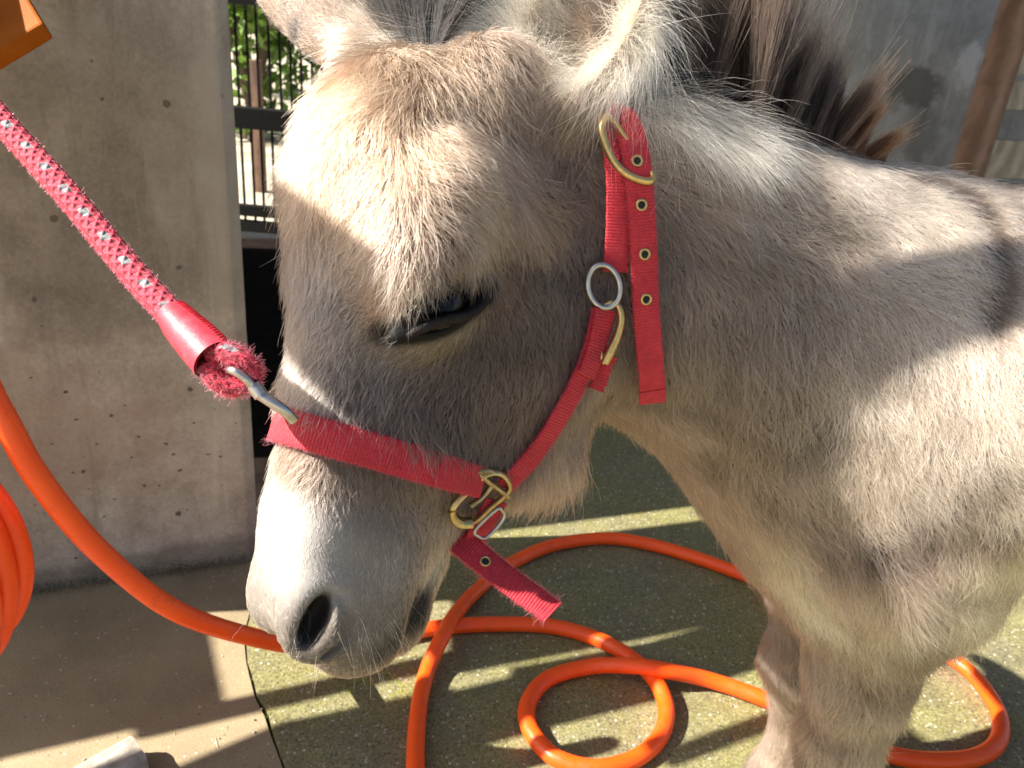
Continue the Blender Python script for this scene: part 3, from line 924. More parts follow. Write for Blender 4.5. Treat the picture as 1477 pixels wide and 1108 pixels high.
# the band stops at the square fitting on the cheek: keep it from the right cheek over the nose to there
ang_gap = np.array([to_head(nbP)[:, 1], to_head(nbP)[:, 2]]).T
_h = to_head(nbP)
_keep = ~((_h[:, 2] < np.where(_h[:, 1] > 0, -8.2, -9.5)))
_s = [i for i in range(len(nbP)) if _keep[i] and not _keep[i - 1]][0]
_idx = [(_s + j) % len(nbP) for j in range(int(_keep.sum()))]
nbP, nbN = spline(nbP[_idx], 110), nrm(spline(nbN[_idx], 110))
g = Geo(); g.strap(nbP, nbN, WEB_W * 1.12, WEB_T, wob=.012)
# doubled where it is sewn back round the fitting
_e = slice(0, 16) if to_head(nbP[:1])[0, 1] > 0 else slice(-16, None)
g.strap(nbP[_e] + nbN[_e] * .0028, nbN[_e], WEB_W * 1.10, WEB_T, wob=.012)
under(g.build('noseband', M_WEB), halter)
STRAP_ZONES.append((nbP, WEB_W / 2 + .001))

chP, chN = surf_path([(722, 695), (760, 655), (795, 605), (828, 545), (850, 490), (862, 445)], 46, .0055)
g = Geo(); g.strap(chP, chN, .0165, WEB_T, wob=.02)
# folded over the ring, so a second layer lies on the first
i0 = 30; g.strap(chP[i0:] + chN[i0:] * .0036, chN[i0:], .0165, WEB_T, wob=.02)
under(g.build('cheek_strap', M_WEB), halter)
STRAP_ZONES.append((chP, .0075))

# crown strap: an under layer from the ring to the buckle and the long punched tail over it
c1P, c1N = surf_path([(880, 392), (886, 330), (889, 270), (884, 215), (876, 178), (870, 155)], 46, .0065, 4)
g = Geo(); g.strap(c1P, c1N, .0185, WEB_T, wob=.012)
under(g.build('crown_strap', M_WEB), halter)
STRAP_ZONES.append((c1P, .009))
tailpx = [(876, 172), (892, 190), (906, 222), (911, 270), (914, 330), (916, 390), (920, 440), (928, 500), (939, 562)]
c2P, c2N = surf_path(tailpx, 72, .0125, 5)
CROWN_N = nrm(c2N.mean(0) * .6 + nrm(CAM - c2P.mean(0)) * .6)
c2N = nrm(c2N * .4 + CROWN_N * .6)
g = Geo(); g.strap(c2P, c2N, np.concatenate([np.full(66, .0188), np.full(6, .0196)]), WEB_T, wob=.006)
g.strap(c2P[-4:] + c2N[-4:] * .0012, c2N[-4:], .0199, WEB_T * .8)           # the turned and melted end
tail = under(g.build('tail_strap', M_WEB), halter)
tail['label'] = 'long punched strap end hanging behind the cheek'
STRAP_ZONES.append((c2P, .008))
for px, py in ((920, 233), (915, 298), (916, 365), (918, 430)):
    k = np.argmin(((np.array([[*_pj] for _pj in [((P_ - CAM) @ rt / ((P_ - CAM) @ fw) * FPX + W / 2, H / 2 - (P_ - CAM) @ up / ((P_ - CAM) @ fw) * FPX) for P_ in c2P]]) - (px, py)) ** 2).sum(1))
    c, nn = c2P[k] + c2N[k] * (WEB_T / 2), c2N[k]
    t_ = nrm(np.gradient(c2P, axis=0)[k]); w_ = np.cross(nn, t_)
    th = np.linspace(0, 2 * math.pi, 20, endpoint=False)
    ringp = c + (np.cos(th)[:, None] * t_ + np.sin(th)[:, None] * w_) * .0033 + nn * .0004
    g = Geo(); g.tube(ringp, .0010, 8, closed=True)
    e_ = under(g.build('eyelet', M_BRASS), halter)
    g = Geo(); g.poly(c + (np.cos(th)[:, None] * t_ + np.sin(th)[:, None] * w_) * .0030 + nn * .0006)
    hole = g.build('eyelet_hole', M_DARKHOLE); hole.parent = e_; hole.matrix_parent_inverse = e_.matrix_world.inverted() if False else Matrix.Identity(4)
    hole.matrix_parent_inverse = Matrix.Identity(4)

def loop_on(px, P0, N0, lift, r, name, mat, n=64, flat=.7, sway=None):
    pts = np.array([plane_pt(x, y, P0, N0, lift) for x, y in px])
    if sway is not None: pts = pts + N0 * np.asarray(sway)[:, None]
    g = Geo(); g.tube(spline(pts, n, closed=True), r, 10, closed=True, flat=flat)
    return under(g.build(name, mat), halter)

# crown buckle
bP, _ = hit(905, 215); bN = CROWN_N
loop_on([(884, 170), (871, 174), (868, 190), (874, 212), (886, 236), (902, 252), (922, 261), (937, 262), (940, 252), (931, 236)], bP, bN, .017, .0028, 'crown_buckle', M_BRASS,
        sway=[-.006, -.002, .001, .002, .003, .004, .005, .004, .0, -.006])
# cheek ring and snap
rP, _ = hit(871, 412)
ring_c = [(871 + 23 * math.cos(a) + 3 * math.sin(a), 413 + 31 * math.sin(a)) for a in np.linspace(0, 6.283, 14, endpoint=False)]
loop_on(ring_c, rP, nrm(CROWN_N), .012, .0020, 'cheek_ring', M_STEEL, flat=1.0)
g = Geo()
sp = [plane_pt(x, y, rP, CROWN_N, .010) for x, y in ((872, 440), (884, 436), (893, 444), (896, 462), (890, 486), (880, 508), (872, 524))]
g.tube(spline(sp, 40), np.interp(np.linspace(0, 1, 40), [0, .3, .6, .85, 1], [.0018, .0026, .0034, .0044, .0040]), 12, flat=.8)
sp = [plane_pt(x, y, rP, CROWN_N, .009) for x, y in ((872, 524), (866, 510), (868, 490))]
g.tube(spline(sp, 16), .0022, 10)
under(g.build('snap_hook', M_BRASS), halter)
thP, thN = surf_path([(880, 515), (868, 540), (855, 575), (850, 600)], 16, .006)
thP = np.array([plane_pt(x, y, rP, CROWN_N, .004) for x, y in ((880, 512), (873, 528), (868, 538), (864, 550), (859, 562))])
thP = spline(thP, 14)
g = Geo(); g.strap(thP, np.tile(CROWN_N, (14, 1)), .011, WEB_T, wob=.08)
under(g.build('throat_strap', M_WEB), halter)
# square fitting where noseband, cheek strap and chin strap meet
fP, fN = hit(694, 722); fN = nrm(fN + nrm(CAM - fP) * .5)
g = Geo()
def fit(px, r, closed=False, n=48, flat=.65, lift=.013):
    pts = np.array([plane_pt(x, y, fP, fN, lift) for x, y in px])
    g.tube(spline(pts, n, closed) if len(px) > 2 else resample(pts, 8), r, 10, closed=closed, flat=flat)
fit([(652, 735), (656, 748), (670, 755), (686, 752), (707, 733), (731, 712), (735, 700), (726, 686), (712, 681), (694, 688), (676, 706), (660, 722)], .0030, True)
fit([(652, 735), (654, 746), (664, 754), (680, 754)], .0044, False, 20)
fit([(690, 683), (707, 697), (733, 716)], .0030)
fit([(711, 697), (696, 716), (678, 730)], .0026)
fit([(684, 684), (690, 680), (704, 678), (712, 681)], .0028, False, 16)
fitting = under(g.build('square_fitting', M_BRASS), halter)
# short chin strap, its steel buckle and the free end
csP = spline([plane_pt(x, y, fP, fN, l) for x, y, l in ((716, 722, .009), (708, 738, .009), (698, 756, .006), (686, 778, .0), (676, 792, -.008))], 24)
csN = np.tile(fN, (24, 1))
g = Geo(); g.strap(csP, csN, .0175, WEB_T, wob=.015)
under(g.build('chin_strap', M_WEB), halter)
loop_on([(686, 764), (690, 774), (700, 776), (716, 762), (727, 746), (724, 737), (716, 735)], fP, fN, .014, .0013, 'chin_buckle', M_STEEL, flat=1.0)
eD = (fP - CAM) @ fw
feP = spline([at(658, 776, eD + .004), at(684, 798, eD - .002), at(716, 824, eD - .008), at(755, 853, eD - .014), at(782, 872, eD - .018), at(797, 884, eD - .021)], 50)
feN = nrm(np.linspace(nrm(to_world((-.10, .62, .78))), nrm(to_world((.25, .75, .62))), 50))
g = Geo(); g.strap(feP, feN, .0192, WEB_T, wob=.006)
g.strap(feP[-4:] + feN[-4:] * .001, feN[-4:], .0200, WEB_T * .8)
fe = under(g.build('strap_end', M_WEB), halter)
fe['label'] = 'free strap end hanging below the chin'
k = 15
th = np.linspace(0, 2 * math.pi, 20, endpoint=False)
t_ = nrm(feP[k + 1] - feP[k - 1]); w_ = np.cross(feN[k], t_); c = feP[k] + feN[k] * .0017
g = Geo(); g.tube(c + (np.cos(th)[:, None] * t_ + np.sin(th)[:, None] * w_) * .0032, .0009, 8, closed=True)
e_ = under(g.build('eyelet', M_BRASS), halter)
g = Geo(); g.poly(c + (np.cos(th)[:, None] * t_ + np.sin(th)[:, None] * w_) * .0029 + feN[k] * .0003)
h_ = g.build('eyelet_hole', M_DARKHOLE); h_.parent = e_
lap('halter')

# ------------------------------------------------------------------ lead rope
rp = spline([at(-420, -330, .64), at(-200, -60, .585), at(0, 172, .53), at(95, 278, .505), at(190, 392, .48), at(262, 470, .458)], 150)
_T, _A, _B = frames(rp)
_i = 95; _v = nrm(CAM - rp[_i] + up * .10)
ROPE_ROW = (math.atan2(_v @ _B[_i], _v @ _A[_i]) / (2 * math.pi)) % 1.0
ROPE_ROW = min(max(ROPE_ROW, .06), .89)
M_ROPE, n_, b_ = new_mat('braided_rope')
uv = n_.nodes.new('ShaderNodeTexCoord').outputs['UV']
sep = N(n_, 'ShaderNodeSeparateXYZ'); n_.links.new(uv, sep.inputs[0])
U_ = math_(n_, 'MULTIPLY', sep.outputs[0], 1 / .0085)          # one braid repeat
V_ = math_(n_, 'MULTIPLY', sep.outputs[1], 7.0)
d1 = math_(n_, 'SINE', math_(n_, 'MULTIPLY', math_(n_, 'ADD', U_, V_), 6.2832))
d2 = math_(n_, 'SINE', math_(n_, 'MULTIPLY', math_(n_, 'SUBTRACT', U_, V_), 6.2832))
braid = math_(n_, 'MAXIMUM', d1, d2)
fz = noise(n_, coords(n_), 700, 4, .7)
cc = ramp(n_, braid, [(.1, (.16, .003, .02)), (.45, (.42, .008, .04)), (.9, (.52, .02, .06))])
cc = mixc(n_, .3, cc, ramp(n_, fz, [(.3, (.3, .0, .02)), (.75, (.75, .14, .14))]))
# one line of grey flecks along the rope
# (the row faces the viewer side of the rope)
row = math_(n_, 'LESS_THAN', math_(n_, 'ABSOLUTE', math_(n_, 'SUBTRACT', sep.outputs[1], ROPE_ROW)), .05)
fl = math_(n_, 'GREATER_THAN', math_(n_, 'SINE', math_(n_, 'MULTIPLY', math_(n_, 'ADD', sep.outputs[0], math_(n_, 'MULTIPLY', sep.outputs[1], .02)), 6.2832 / .024)), .55)
row2 = 0.0
fleck = math_(n_, 'MULTIPLY', math_(n_, 'MAXIMUM', row, row2), fl)
cc = mixc(n_, fleck, cc, (.17, .18, .19))
n_.links.new(cc, b_.inputs['Base Color'])
b_.inputs['Roughness'].default_value = .75
bump(n_, b_, math_(n_, 'ADD', braid, math_(n_, 'MULTIPLY', fz, .8)), .7, .0016)
M_LEATHER, n_, b_ = new_mat('red_leather')
v = noise(n_, coords(n_), 90, 6, .65)
n_.links.new(ramp(n_, v, [(.3, (.38, .016, .03)), (.60, (.60, .04, .065)), (.80, (.70, .14, .13))]), b_.inputs['Base Color'])
b_.inputs['Roughness'].default_value = .5
bump(n_, b_, v, .5, .0015)

lead = empty('lead_rope', tuple(at(300, 510, .44)))
tag(lead, 'red braided lead rope with grey flecks clipped to the donkey noseband', 'rope')
g = Geo(); g.tube(rp, .0084, 24)
rope = under(g.build('rope', M_ROPE), lead)
sl = spline([at(247, 452, .462), at(262, 470, .457), at(285, 494, .45), at(310, 520, .443)], 24)
g = Geo()
G_T, G_A, G_B = frames(sl)
rr = np.interp(np.linspace(0, 1, 24), [0, .2, .7, 1], [.0086, .0100, .0124, .0128])
g.tube(sl, rr, 28, caps=False, flat=1.0)
g.tube(sl, rr - .0016, 28, caps=False)
sleeve = under(g.build('leather_sleeve', M_LEATHER), lead)
# stitches along the upper edge of the sleeve
side = nrm(to_world((.62, .78, .15)))
g = Geo()
for k in range(1, 23):
    c = sl[k]; t_ = G_T[k]; o_ = nrm(side - t_ * (side @ t_)); z_ = np.cross(t_, o_)
    g.tube(spline([c + o_ * rr[k] * .93 + z_ * .003, c + o_ * (rr[k] + .0012), c + o_ * rr[k] * .93 - z_ * .003 + t_ * .0015], 6), .0005, 5)
s_ = g.build('stitching', M_FRAY); s_.parent = sleeve; s_['kind'] = 'stuff'
# the eye of the rope, coming out of the sleeve
ez = (sl[-1] - CAM) @ fw
lp = [at(306, 508, ez), at(330, 510, ez - .004), at(354, 522, ez - .004), at(362, 540, ez), at(352, 555, ez + .002), at(330, 556, ez + .001), at(312, 545, ez), at(300, 526, ez)]
g = Geo(); g.tube(spline(lp, 60), .0062, 14)
under(g.build('rope_eye', M_ROPE), lead)
g = Geo()
sn = spline([at(328, 534, ez - .007), at(340, 536, ez - .010), at(356, 548, ez - .008), at(368, 562, ez - .004)], 20)
g.tube(sn, np.interp(np.linspace(0, 1, 20), [0, .2, 1], [.0016, .0026, .0024]), 10)
g.tube(spline([at(366, 556, ez - .004), at(372, 564, ez - .004), at(377, 571, ez - .004)], 8), .0042, 12)
g.tube(spline([at(374, 568, ez - .004), at(392, 580, ez - .003), at(412, 594, ez + .001), at(424, 606, ez + .006)], 14), np.linspace(.0034, .0030, 14), 12)
under(g.build('snap_clip', M_STEEL), lead)
lap('rope')

# ------------------------------------------------------------------ the yard
AZW = math.radians(23.0)
WD = np.array([math.cos(AZW), math.sin(AZW), 0])        # along the walls, to the right
WN = np.array([math.sin(AZW), -math.cos(AZW), 0])       # out of the walls, to the viewer
RW = np.stack([WD, -WN, np.array([0, 0, 1.0])], 1)

M_GROUND, n_, b_ = new_mat('mossy_concrete')
oc = coords(n_)
big = noise(n_, oc, 3.0, 5, .6); mid_ = noise(n_, oc, 18, 6, .65); fine = noise(n_, oc, 240, 4, .7)
base = ramp(n_, mid_, [(.25, (.085, .078, .042)), (.5, (.17, .155, .085)), (.78, (.27, .245, .14))])
moss = ramp(n_, fine, [(.3, (.07, .08, .012)), (.7, (.29, .262, .045))])
mossf = ramp(n_, math_(n_, 'ADD', math_(n_, 'MULTIPLY', big, .75), math_(n_, 'MULTIPLY', mid_, .35)), [(.42, (0, 0, 0)), (.64, (.85, .85, .85))])
c = mixc(n_, mossf, base, moss)
vor = N(n_, 'ShaderNodeTexVoronoi', Scale=190.0); n_.links.new(oc, vor.inputs['Vector'])
sepc = N(n_, 'ShaderNodeSeparateColor'); n_.links.new(vor.outputs['Color'], sepc.inputs[0])
pick = math_(n_, 'GREATER_THAN', sepc.outputs[0], .80)
close = math_(n_, 'LESS_THAN', vor.outputs['Distance'], .38)
agg = math_(n_, 'MULTIPLY', pick, close)
c = mixc(n_, math_(n_, 'MULTIPLY', agg, .8), c, ramp(n_, sepc.outputs[1], [(.2, (.16, .15, .12)), (.6, (.42, .38, .30)), (.95, (.72, .70, .64))]))
pick2 = math_(n_, 'MULTIPLY', math_(n_, 'LESS_THAN', sepc.outputs[0], .30), math_(n_, 'LESS_THAN', vor.outputs['Distance'], .42))
c = mixc(n_, math_(n_, 'MULTIPLY', pick2, .7), c, (.045, .038, .028))
vor2 = N(n_, 'ShaderNodeTexVoronoi', Scale=420.0); n_.links.new(oc, vor2.inputs['Vector'])
sp2 = N(n_, 'ShaderNodeSeparateColor'); n_.links.new(vor2.outputs['Color'], sp2.inputs[0])
c = mixc(n_, .34, c, ramp(n_, math_(n_, 'ADD', math_(n_, 'MULTIPLY', fine, .6), math_(n_, 'MULTIPLY', sp2.outputs[0], .4)), [(.28, (.035, .032, .02)), (.5, (.14, .13, .075)), (.72, (.38, .35, .24))]))
n_.links.new(c, b_.inputs['Base Color'])
n_.links.new(ramp(n_, mid_, [(.3, (.45,) * 3), (.7, (.85,) * 3)]), b_.inputs['Roughness'])
hgt = math_(n_, 'ADD', math_(n_, 'MULTIPLY', agg, .9), math_(n_, 'ADD', fine, math_(n_, 'MULTIPLY', mid_, .6)))
bump(n_, b_, hgt, .5, .0018)

M_SLAB, n_, b_ = new_mat('tan_concrete')
oc = coords(n_)
mid_ = noise(n_, oc, 9, 6, .62); fine = noise(n_, oc, 300, 4, .7)
c = ramp(n_, mid_, [(.25, (.15, .112, .058)), (.5, (.25, .19, .105)), (.78, (.32, .255, .145))])
c = mixc(n_, .3, c, ramp(n_, fine, [(.3, (.10, .08, .05)), (.7, (.40, .33, .22))]))
vor = N(n_, 'ShaderNodeTexVoronoi', Scale=160.0); n_.links.new(oc, vor.inputs['Vector'])
sepc = N(n_, 'ShaderNodeSeparateColor'); n_.links.new(vor.outputs['Color'], sepc.inputs[0])
agg = math_(n_, 'MULTIPLY', math_(n_, 'GREATER_THAN', sepc.outputs[0], .90), math_(n_, 'LESS_THAN', vor.outputs['Distance'], .26))
c = mixc(n_, math_(n_, 'MULTIPLY', agg, .75), c, ramp(n_, sepc.outputs[1], [(.2, (.10, .09, .07)), (.6, (.30, .26, .20)), (.95, (.60, .56, .48))]))
n_.links.new(c, b_.inputs['Base Color'])
b_.inputs['Roughness'].default_value = .75
bump(n_, b_, math_(n_, 'ADD', fine, agg), .6, .0015)

M_DARK_FLOOR = plain('dark_shaded_floor', (.010, .007, .006), 1.0, 0, .4, 25, .6, .05)  # near black, as it carries the shade of the passage too
M_YARD = plain('pale_yard', (.36, .32, .24), .9, 0, .25, 3, .3)

g = Geo(); g.poly([(-60, -60, -.03), (60, -60, -.03), (60, 90, -.03), (-60, 90, -.03)])
ground = g.build('ground', M_YARD); tag(ground, 'pale open ground around the shelter', kind='structure')
JP = [on_ground(x, y)[:2] for x, y in ((440, 1190), (412, 1115), (402, 1090), (378, 1020), (360, 975), (352, 935), (354, 902), (363, 868), (372, 835), (381, 806))]
JP = [np.array([JP[0][0] + .15, -1.0])] + JP + [np.array([JP[-1][0] + .02, 2.3])]
JP = resample(np.array(JP), 90)
jn = np.stack([-np.gradient(JP, axis=0)[:, 1], np.gradient(JP, axis=0)[:, 0]], 1); jn = nrm(jn)
jw = .0010 + .0011 * np.abs(rng.normal(size=90)); jo = .0022 * rng.normal(size=90)
Lp = JP + jn * (jw + jo)[:, None]; Rp = JP - jn * (jw - jo)[:, None]
def slab(name, edge, far, mat, rev, z=0.0):
    top = [(x, y, z) for x, y in edge]
    k = len(top); V, Fq = [], []
    g = Geo()
    outer = [(far, y, z) for x, y in edge]
    G = np.stack([np.array(top), np.array(top) + [0, 0, -.028]], 1)
    G2 = np.stack([np.array(top), np.array(outer)], 1)
    g.grid(G); g.grid(G2)
    o = g.build(name, mat, smooth=False)
    return o
s1 = slab('slab', Lp, -5.0, M_SLAB, False); s2 = slab('slab', Rp, 7.0, M_GROUND, True)
s1.parent = ground; s2.parent = ground
s1['label'] = 'smooth tan concrete slab in front of the wall'; s2['label'] = 'rough mossy concrete slab under the donkey'
g = Geo(); g.poly([(-2.4, 1.05, -.006), (-.23, 1.3, -.006), (-.12, 2.6, -.006), (-2.4, 2.6, -.006)])
for o_ in (): pass
# dark bare floor behind the wall end, the passage shade put into its colour
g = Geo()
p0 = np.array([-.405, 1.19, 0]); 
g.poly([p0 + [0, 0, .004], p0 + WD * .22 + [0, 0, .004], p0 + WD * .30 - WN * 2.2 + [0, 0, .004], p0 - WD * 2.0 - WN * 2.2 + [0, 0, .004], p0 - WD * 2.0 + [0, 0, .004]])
dark_floor = g.build('passage_floor', M_DARK_FLOOR); tag(dark_floor, 'dark bare floor of the passage behind the wall end, shade included in its colour', kind='structure')

# concrete wall on the left
def concrete(name, lo, mi, hi, pits=True):
    m, n, b = new_mat(name)
    oc = coords(n)
    big = noise(n, oc, 2.2, 6, .62, .4); mid_ = noise(n, oc, 11, 7, .65, .3); fine = noise(n, oc, 160, 5, .7)
    v = math_(n, 'ADD', math_(n, 'MULTIPLY', big, .55), math_(n, 'MULTIPLY', mid_, .45))
    c = ramp(n, v, [(.36, lo), (.5, mi), (.62, hi)])
    c = mixc(n, .22, c, ramp(n, fine, [(.3, tuple(x * .5 for x in lo)), (.7, tuple(min(1, x * 1.35) for x in hi))]))
    # streaks of lime that ran down
    mp = N(n, 'ShaderNodeMapping'); mp.inputs['Scale'].default_value = (9, 9, 1.1); n.links.new(oc, mp.inputs['Vector'])
    stn = noise(n, mp.outputs[0], 1.6, 6, .7, .5)
    c = mixc(n, ramp(n, stn, [(.55, (0, 0, 0)), (.72, (.45, .45, .45))]), c, tuple(min(1, x * 1.35) for x in hi))
    c = mixc(n, ramp(n, stn, [(.30, (.5, .5, .5)), (.44, (0, 0, 0))]), c, tuple(x * .55 for x in lo))
    if pits:
        vo = N(n, 'ShaderNodeTexVoronoi', Scale=28.0); n.links.new(oc, vo.inputs['Vector'])
        sc_ = N(n, 'ShaderNodeSeparateColor'); n.links.new(vo.outputs['Color'], sc_.inputs[0])
        rad = math_(n, 'MULTIPLY', math_(n, 'MAXIMUM', math_(n, 'SUBTRACT', sc_.outputs[0], .62), 0.0), .42)
        dd = math_(n, 'ADD', vo.outputs['Distance'], math_(n, 'MULTIPLY', math_(n, 'SUBTRACT', fine, .5), .12))
        pit = math_(n, 'LESS_THAN', dd, rad)
        c = mixc(n, math_(n, 'MULTIPLY', pit, .8), c, tuple(x * .3 for x in lo))
        hgt = math_(n, 'SUBTRACT', math_(n, 'ADD', math_(n, 'MULTIPLY', fine, .4), math_(n, 'MULTIPLY', mid_, .8)), math_(n, 'MULTIPLY', pit, 2.0))
    else:
        hgt = math_(n, 'ADD', math_(n, 'MULTIPLY', fine, .4), mid_)
    n.links.new(c, b.inputs['Base Color'])
    b.inputs['Roughness'].default_value = .85
    bump(n, b, hgt, .5, .003)
    return m
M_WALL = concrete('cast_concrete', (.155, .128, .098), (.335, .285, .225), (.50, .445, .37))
M_REAR = concrete('grey_render', (.19, .18, .168), (.31, .305, .295), (.42, .42, .415), False)
def stain_tint(m, c, r, colr, amt):
    n = m.node_tree; b = n.nodes['Principled BSDF']
    oc = coords(n)
    wob = N(n, 'ShaderNodeTexNoise', Scale=9.0, Detail=6.0, Roughness=.7); n.links.new(oc, wob.inputs['Vector'])
    v = N(n, 'ShaderNodeVectorMath', operation='SUBTRACT'); n.links.new(oc, v.inputs[0]); v.inputs[1].default_value = tuple(c)
    s_ = N(n, 'ShaderNodeVectorMath', operation='DIVIDE'); n.links.new(v.outputs[0], s_.inputs[0]); s_.inputs[1].default_value = tuple(r)
    ln = N(n, 'ShaderNodeVectorMath', operation='LENGTH'); n.links.new(s_.outputs[0], ln.inputs[0])
    f_ = ramp(n, math_(n, 'ADD', ln.outputs['Value'], math_(n, 'MULTIPLY', math_(n, 'SUBTRACT', wob.outputs['Fac'], .5), 2.2)), [(.55, (amt,) * 3), (1.0, (0, 0, 0))])
    old = b.inputs['Base Color'].links[0].from_socket
    n.links.new(mixc(n, f_, old, colr), b.inputs['Base Color'])
def rear_pt(px, py):
    r_ = ray(px, py); P0 = np.array([-.34, 2.50, 0]); t_ = ((P0 - CAM) @ WN) / (r_ @ WN)
    return CAM + r_ * t_
stain_tint(M_REAR, rear_pt(1320, 128), (.16, .3, .085), (.07, .068, .064), .75)
stain_tint(M_REAR, rear_pt(1330, 195), (.11, .3, .13), (.12, .115, .11), .6)
stain_tint(M_REAR, rear_pt(1395, 95), (.07, .2, .10), (.55, .55, .56), .8)

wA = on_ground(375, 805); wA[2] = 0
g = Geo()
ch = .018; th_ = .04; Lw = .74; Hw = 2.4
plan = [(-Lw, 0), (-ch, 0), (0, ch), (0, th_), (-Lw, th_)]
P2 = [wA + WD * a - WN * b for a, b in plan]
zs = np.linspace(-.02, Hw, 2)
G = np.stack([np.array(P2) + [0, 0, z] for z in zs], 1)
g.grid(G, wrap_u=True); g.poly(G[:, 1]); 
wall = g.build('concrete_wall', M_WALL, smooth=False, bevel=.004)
tag(wall, 'bare stained concrete wall slab behind the lead rope', 'wall')
# darker tone of the upper part and a paler streak by the edge
def wall_pt(px, py):
    r_ = ray(px, py); t_ = ((wA - CAM) @ WN) / (r_ @ WN)
    return CAM + r_ * t_
stain_tint(M_WALL, wall_pt(170, 230), (.30, .5, .30), (.13, .11, .086), .42)
stain_tint(M_WALL, wall_pt(318, 270), (.035, .3, .26), (.40, .36, .30), .5)
stain_tint(M_WALL, wall_pt(60, 640), (.22, .3, .14), (.30, .20, .15), .45)  # redder patch at the lower left
stain_tint(M_WALL, wall_pt(200, 815), (.30, .3, .035), (.10, .085, .062), .5)
# low wall hidden behind the slab, added to shade the passage floor
g = Geo(); _a, _b = np.array([-.86, 1.42, 0]), np.array([-1.36, 3.05, 0]); _d = nrm(_b - _a)
g.box((_a + _b) / 2 + [-.06, 0, .62], (np.linalg.norm(_b - _a) / 2, .05, .63), np.stack([_d, np.array([-_d[1], _d[0], 0]), [0, 0, 1.0]], 1))
pw = g.build('passage_shade_wall', M_WALL, smooth=False); tag(pw, 'low unseen concrete wall added behind the stained slab to shade the passage', 'wall')
# air holes left in the casting
pit = []
M_PIT = plain('pit_shadowless', (.10, .085, .065), .95)
g = Geo()
PITS = [(95, 565, 7), (110, 605, 4), (160, 600, 5), (85, 612, 3), (300, 557, 3), (120, 680, 6), (140, 640, 5), (200, 630, 4), (240, 640, 5), (250, 655, 4), (190, 660, 3), (260, 678, 6), (230, 700, 4),
        (165, 720, 4), (300, 655, 4), (320, 700, 3), (150, 745, 4), (105, 682, 4), (208, 700, 5), (147, 143, 7), (45, 545, 4), (60, 470, 3), (280, 610, 4), (310, 590, 3), (75, 640, 4), (180, 585, 4), (222, 600, 3), (340, 610, 3), (128, 705, 3), (270, 735, 3)]
wp = wA + np.array([0, 0, 0])
for px, py, s in PITS:
    r_ = ray(px, py); t_ = ((wp - CAM) @ WN) / (r_ @ WN)
    c = CAM + r_ * t_ + WN * .0006
    k = 9; th = np.linspace(0, 2 * math.pi, k, endpoint=False)
    rr = s / FPX * t_ * .55 * (1 + .35 * rng.normal(size=k).clip(-1, 1)); asp = rng.uniform(.5, .9)
    rot = rng.uniform(-.5, .5)
    a_ = np.cos(th) * rr; b_2 = np.sin(th) * rr * asp
    g.poly([c + WD * (x * math.cos(rot) - y * math.sin(rot)) + np.array([0, 0, 1.0]) * (x * math.sin(rot) + y * math.cos(rot)) for x, y in zip(a_, b_2)])
po = g.build('air_holes', M_PIT, wall, smooth=False); po['kind'] = 'stuff'

# rear wall, timber post, boarded partition
rA = np.array([-.34, 2.50, 0])
g = Geo()
def wbox(g, c, half): g.box(c, half, RW)
wbox(g, rA + WD * 2.4 - WN * .06 + [0, 0, 1.25], (2.4, .06, 1.27))
rear = g.build('rear_wall', M_REAR, smooth=False)
tag(rear, 'grey rendered rear wall of the shelter behind the dark mane', 'wall')
def wood(name, c1, c2, scale=1.0):
    m, n, b = new_mat(name)
    oc = coords(n)
    mp = N(n, 'ShaderNodeMapping'); mp.inputs['Scale'].default_value = (1, 1, 1); n.links.new(oc, mp.inputs['Vector'])
    gr = noise(n, mp.outputs[0], 12 * scale, 6, .65, 1.2)
    wv = N(n, 'ShaderNodeTexWave', Scale=5.0 * scale, Distortion=6.0, Detail=3.0); n.links.new(oc, wv.inputs['Vector'])
    v = math_(n, 'ADD', math_(n, 'MULTIPLY', gr, .7), math_(n, 'MULTIPLY', wv.outputs['Fac'], .3))
    n.links.new(ramp(n, v, [(.3, c1), (.7, c2)]), b.inputs['Base Color'])
    b.inputs['Roughness'].default_value = .75
    bump(n, b, v, .4, .002)
    return m
M_POST = wood('brown_timber', (.10, .055, .035), (.21, .125, .085))
M_BOARD = wood('grey_boards', (.17, .14, .11), (.33, .28, .225))
M_DARKW = wood('dark_timber', (.02, .015, .012), (.06, .045, .035))
pc = at(1432, 130, 2.25); pc[2] = 1.15
g = Geo(); wbox(g, pc, (.034, .034, 1.17))
post = g.build('timber_post', M_POST, smooth=False, bevel=.004)
tag(post, 'brown timber post standing in front of the grey rear wall', 'post')
part = empty('board_partition', tuple(pc + WD * .6 + np.array([0, 0, -1.15])))
tag(part, 'weathered horizontal board partition beside the brown post', 'partition')
for y0, y1 in ((-40, 8), (12, 108), (112, 160), (203, 268), (272, 335), (339, 410)):
    zc = at(1450, (y0 + y1) / 2, 2.33)[2]; hz = abs(at(1450, y0, 2.33)[2] - at(1450, y1, 2.33)[2]) / 2
    g = Geo(); wbox(g, np.array([pc[0], pc[1], zc]) + WD * .70 - WN * (.052 + rng.uniform(-.002, .002)), (.66, .012, hz - .004))
    under(g.build('board', M_BOARD, smooth=False, bevel=.003), part)
g = Geo(); wbox(g, np.array([pc[0], pc[1], .9]) + WD * .135 - WN * .095, (.022, .022, .95))
under(g.build('stud', M_DARKW, smooth=False), part)

# shelter roof over the back of the yard (out of the picture, shades the rear wall)
M_ROOF = plain('roof_sheet', (.12, .11, .10), .6, 0, .2, 4)
g = Geo(); wbox(g, rA + WD * 1.9 + WN * .35 + [0, 0, 2.62], (2.9, .75, .02))
roof = g.build('shelter_roof', M_ROOF, smooth=False); tag(roof, 'dark sheet roof over the rear of the shelter', 'roof')

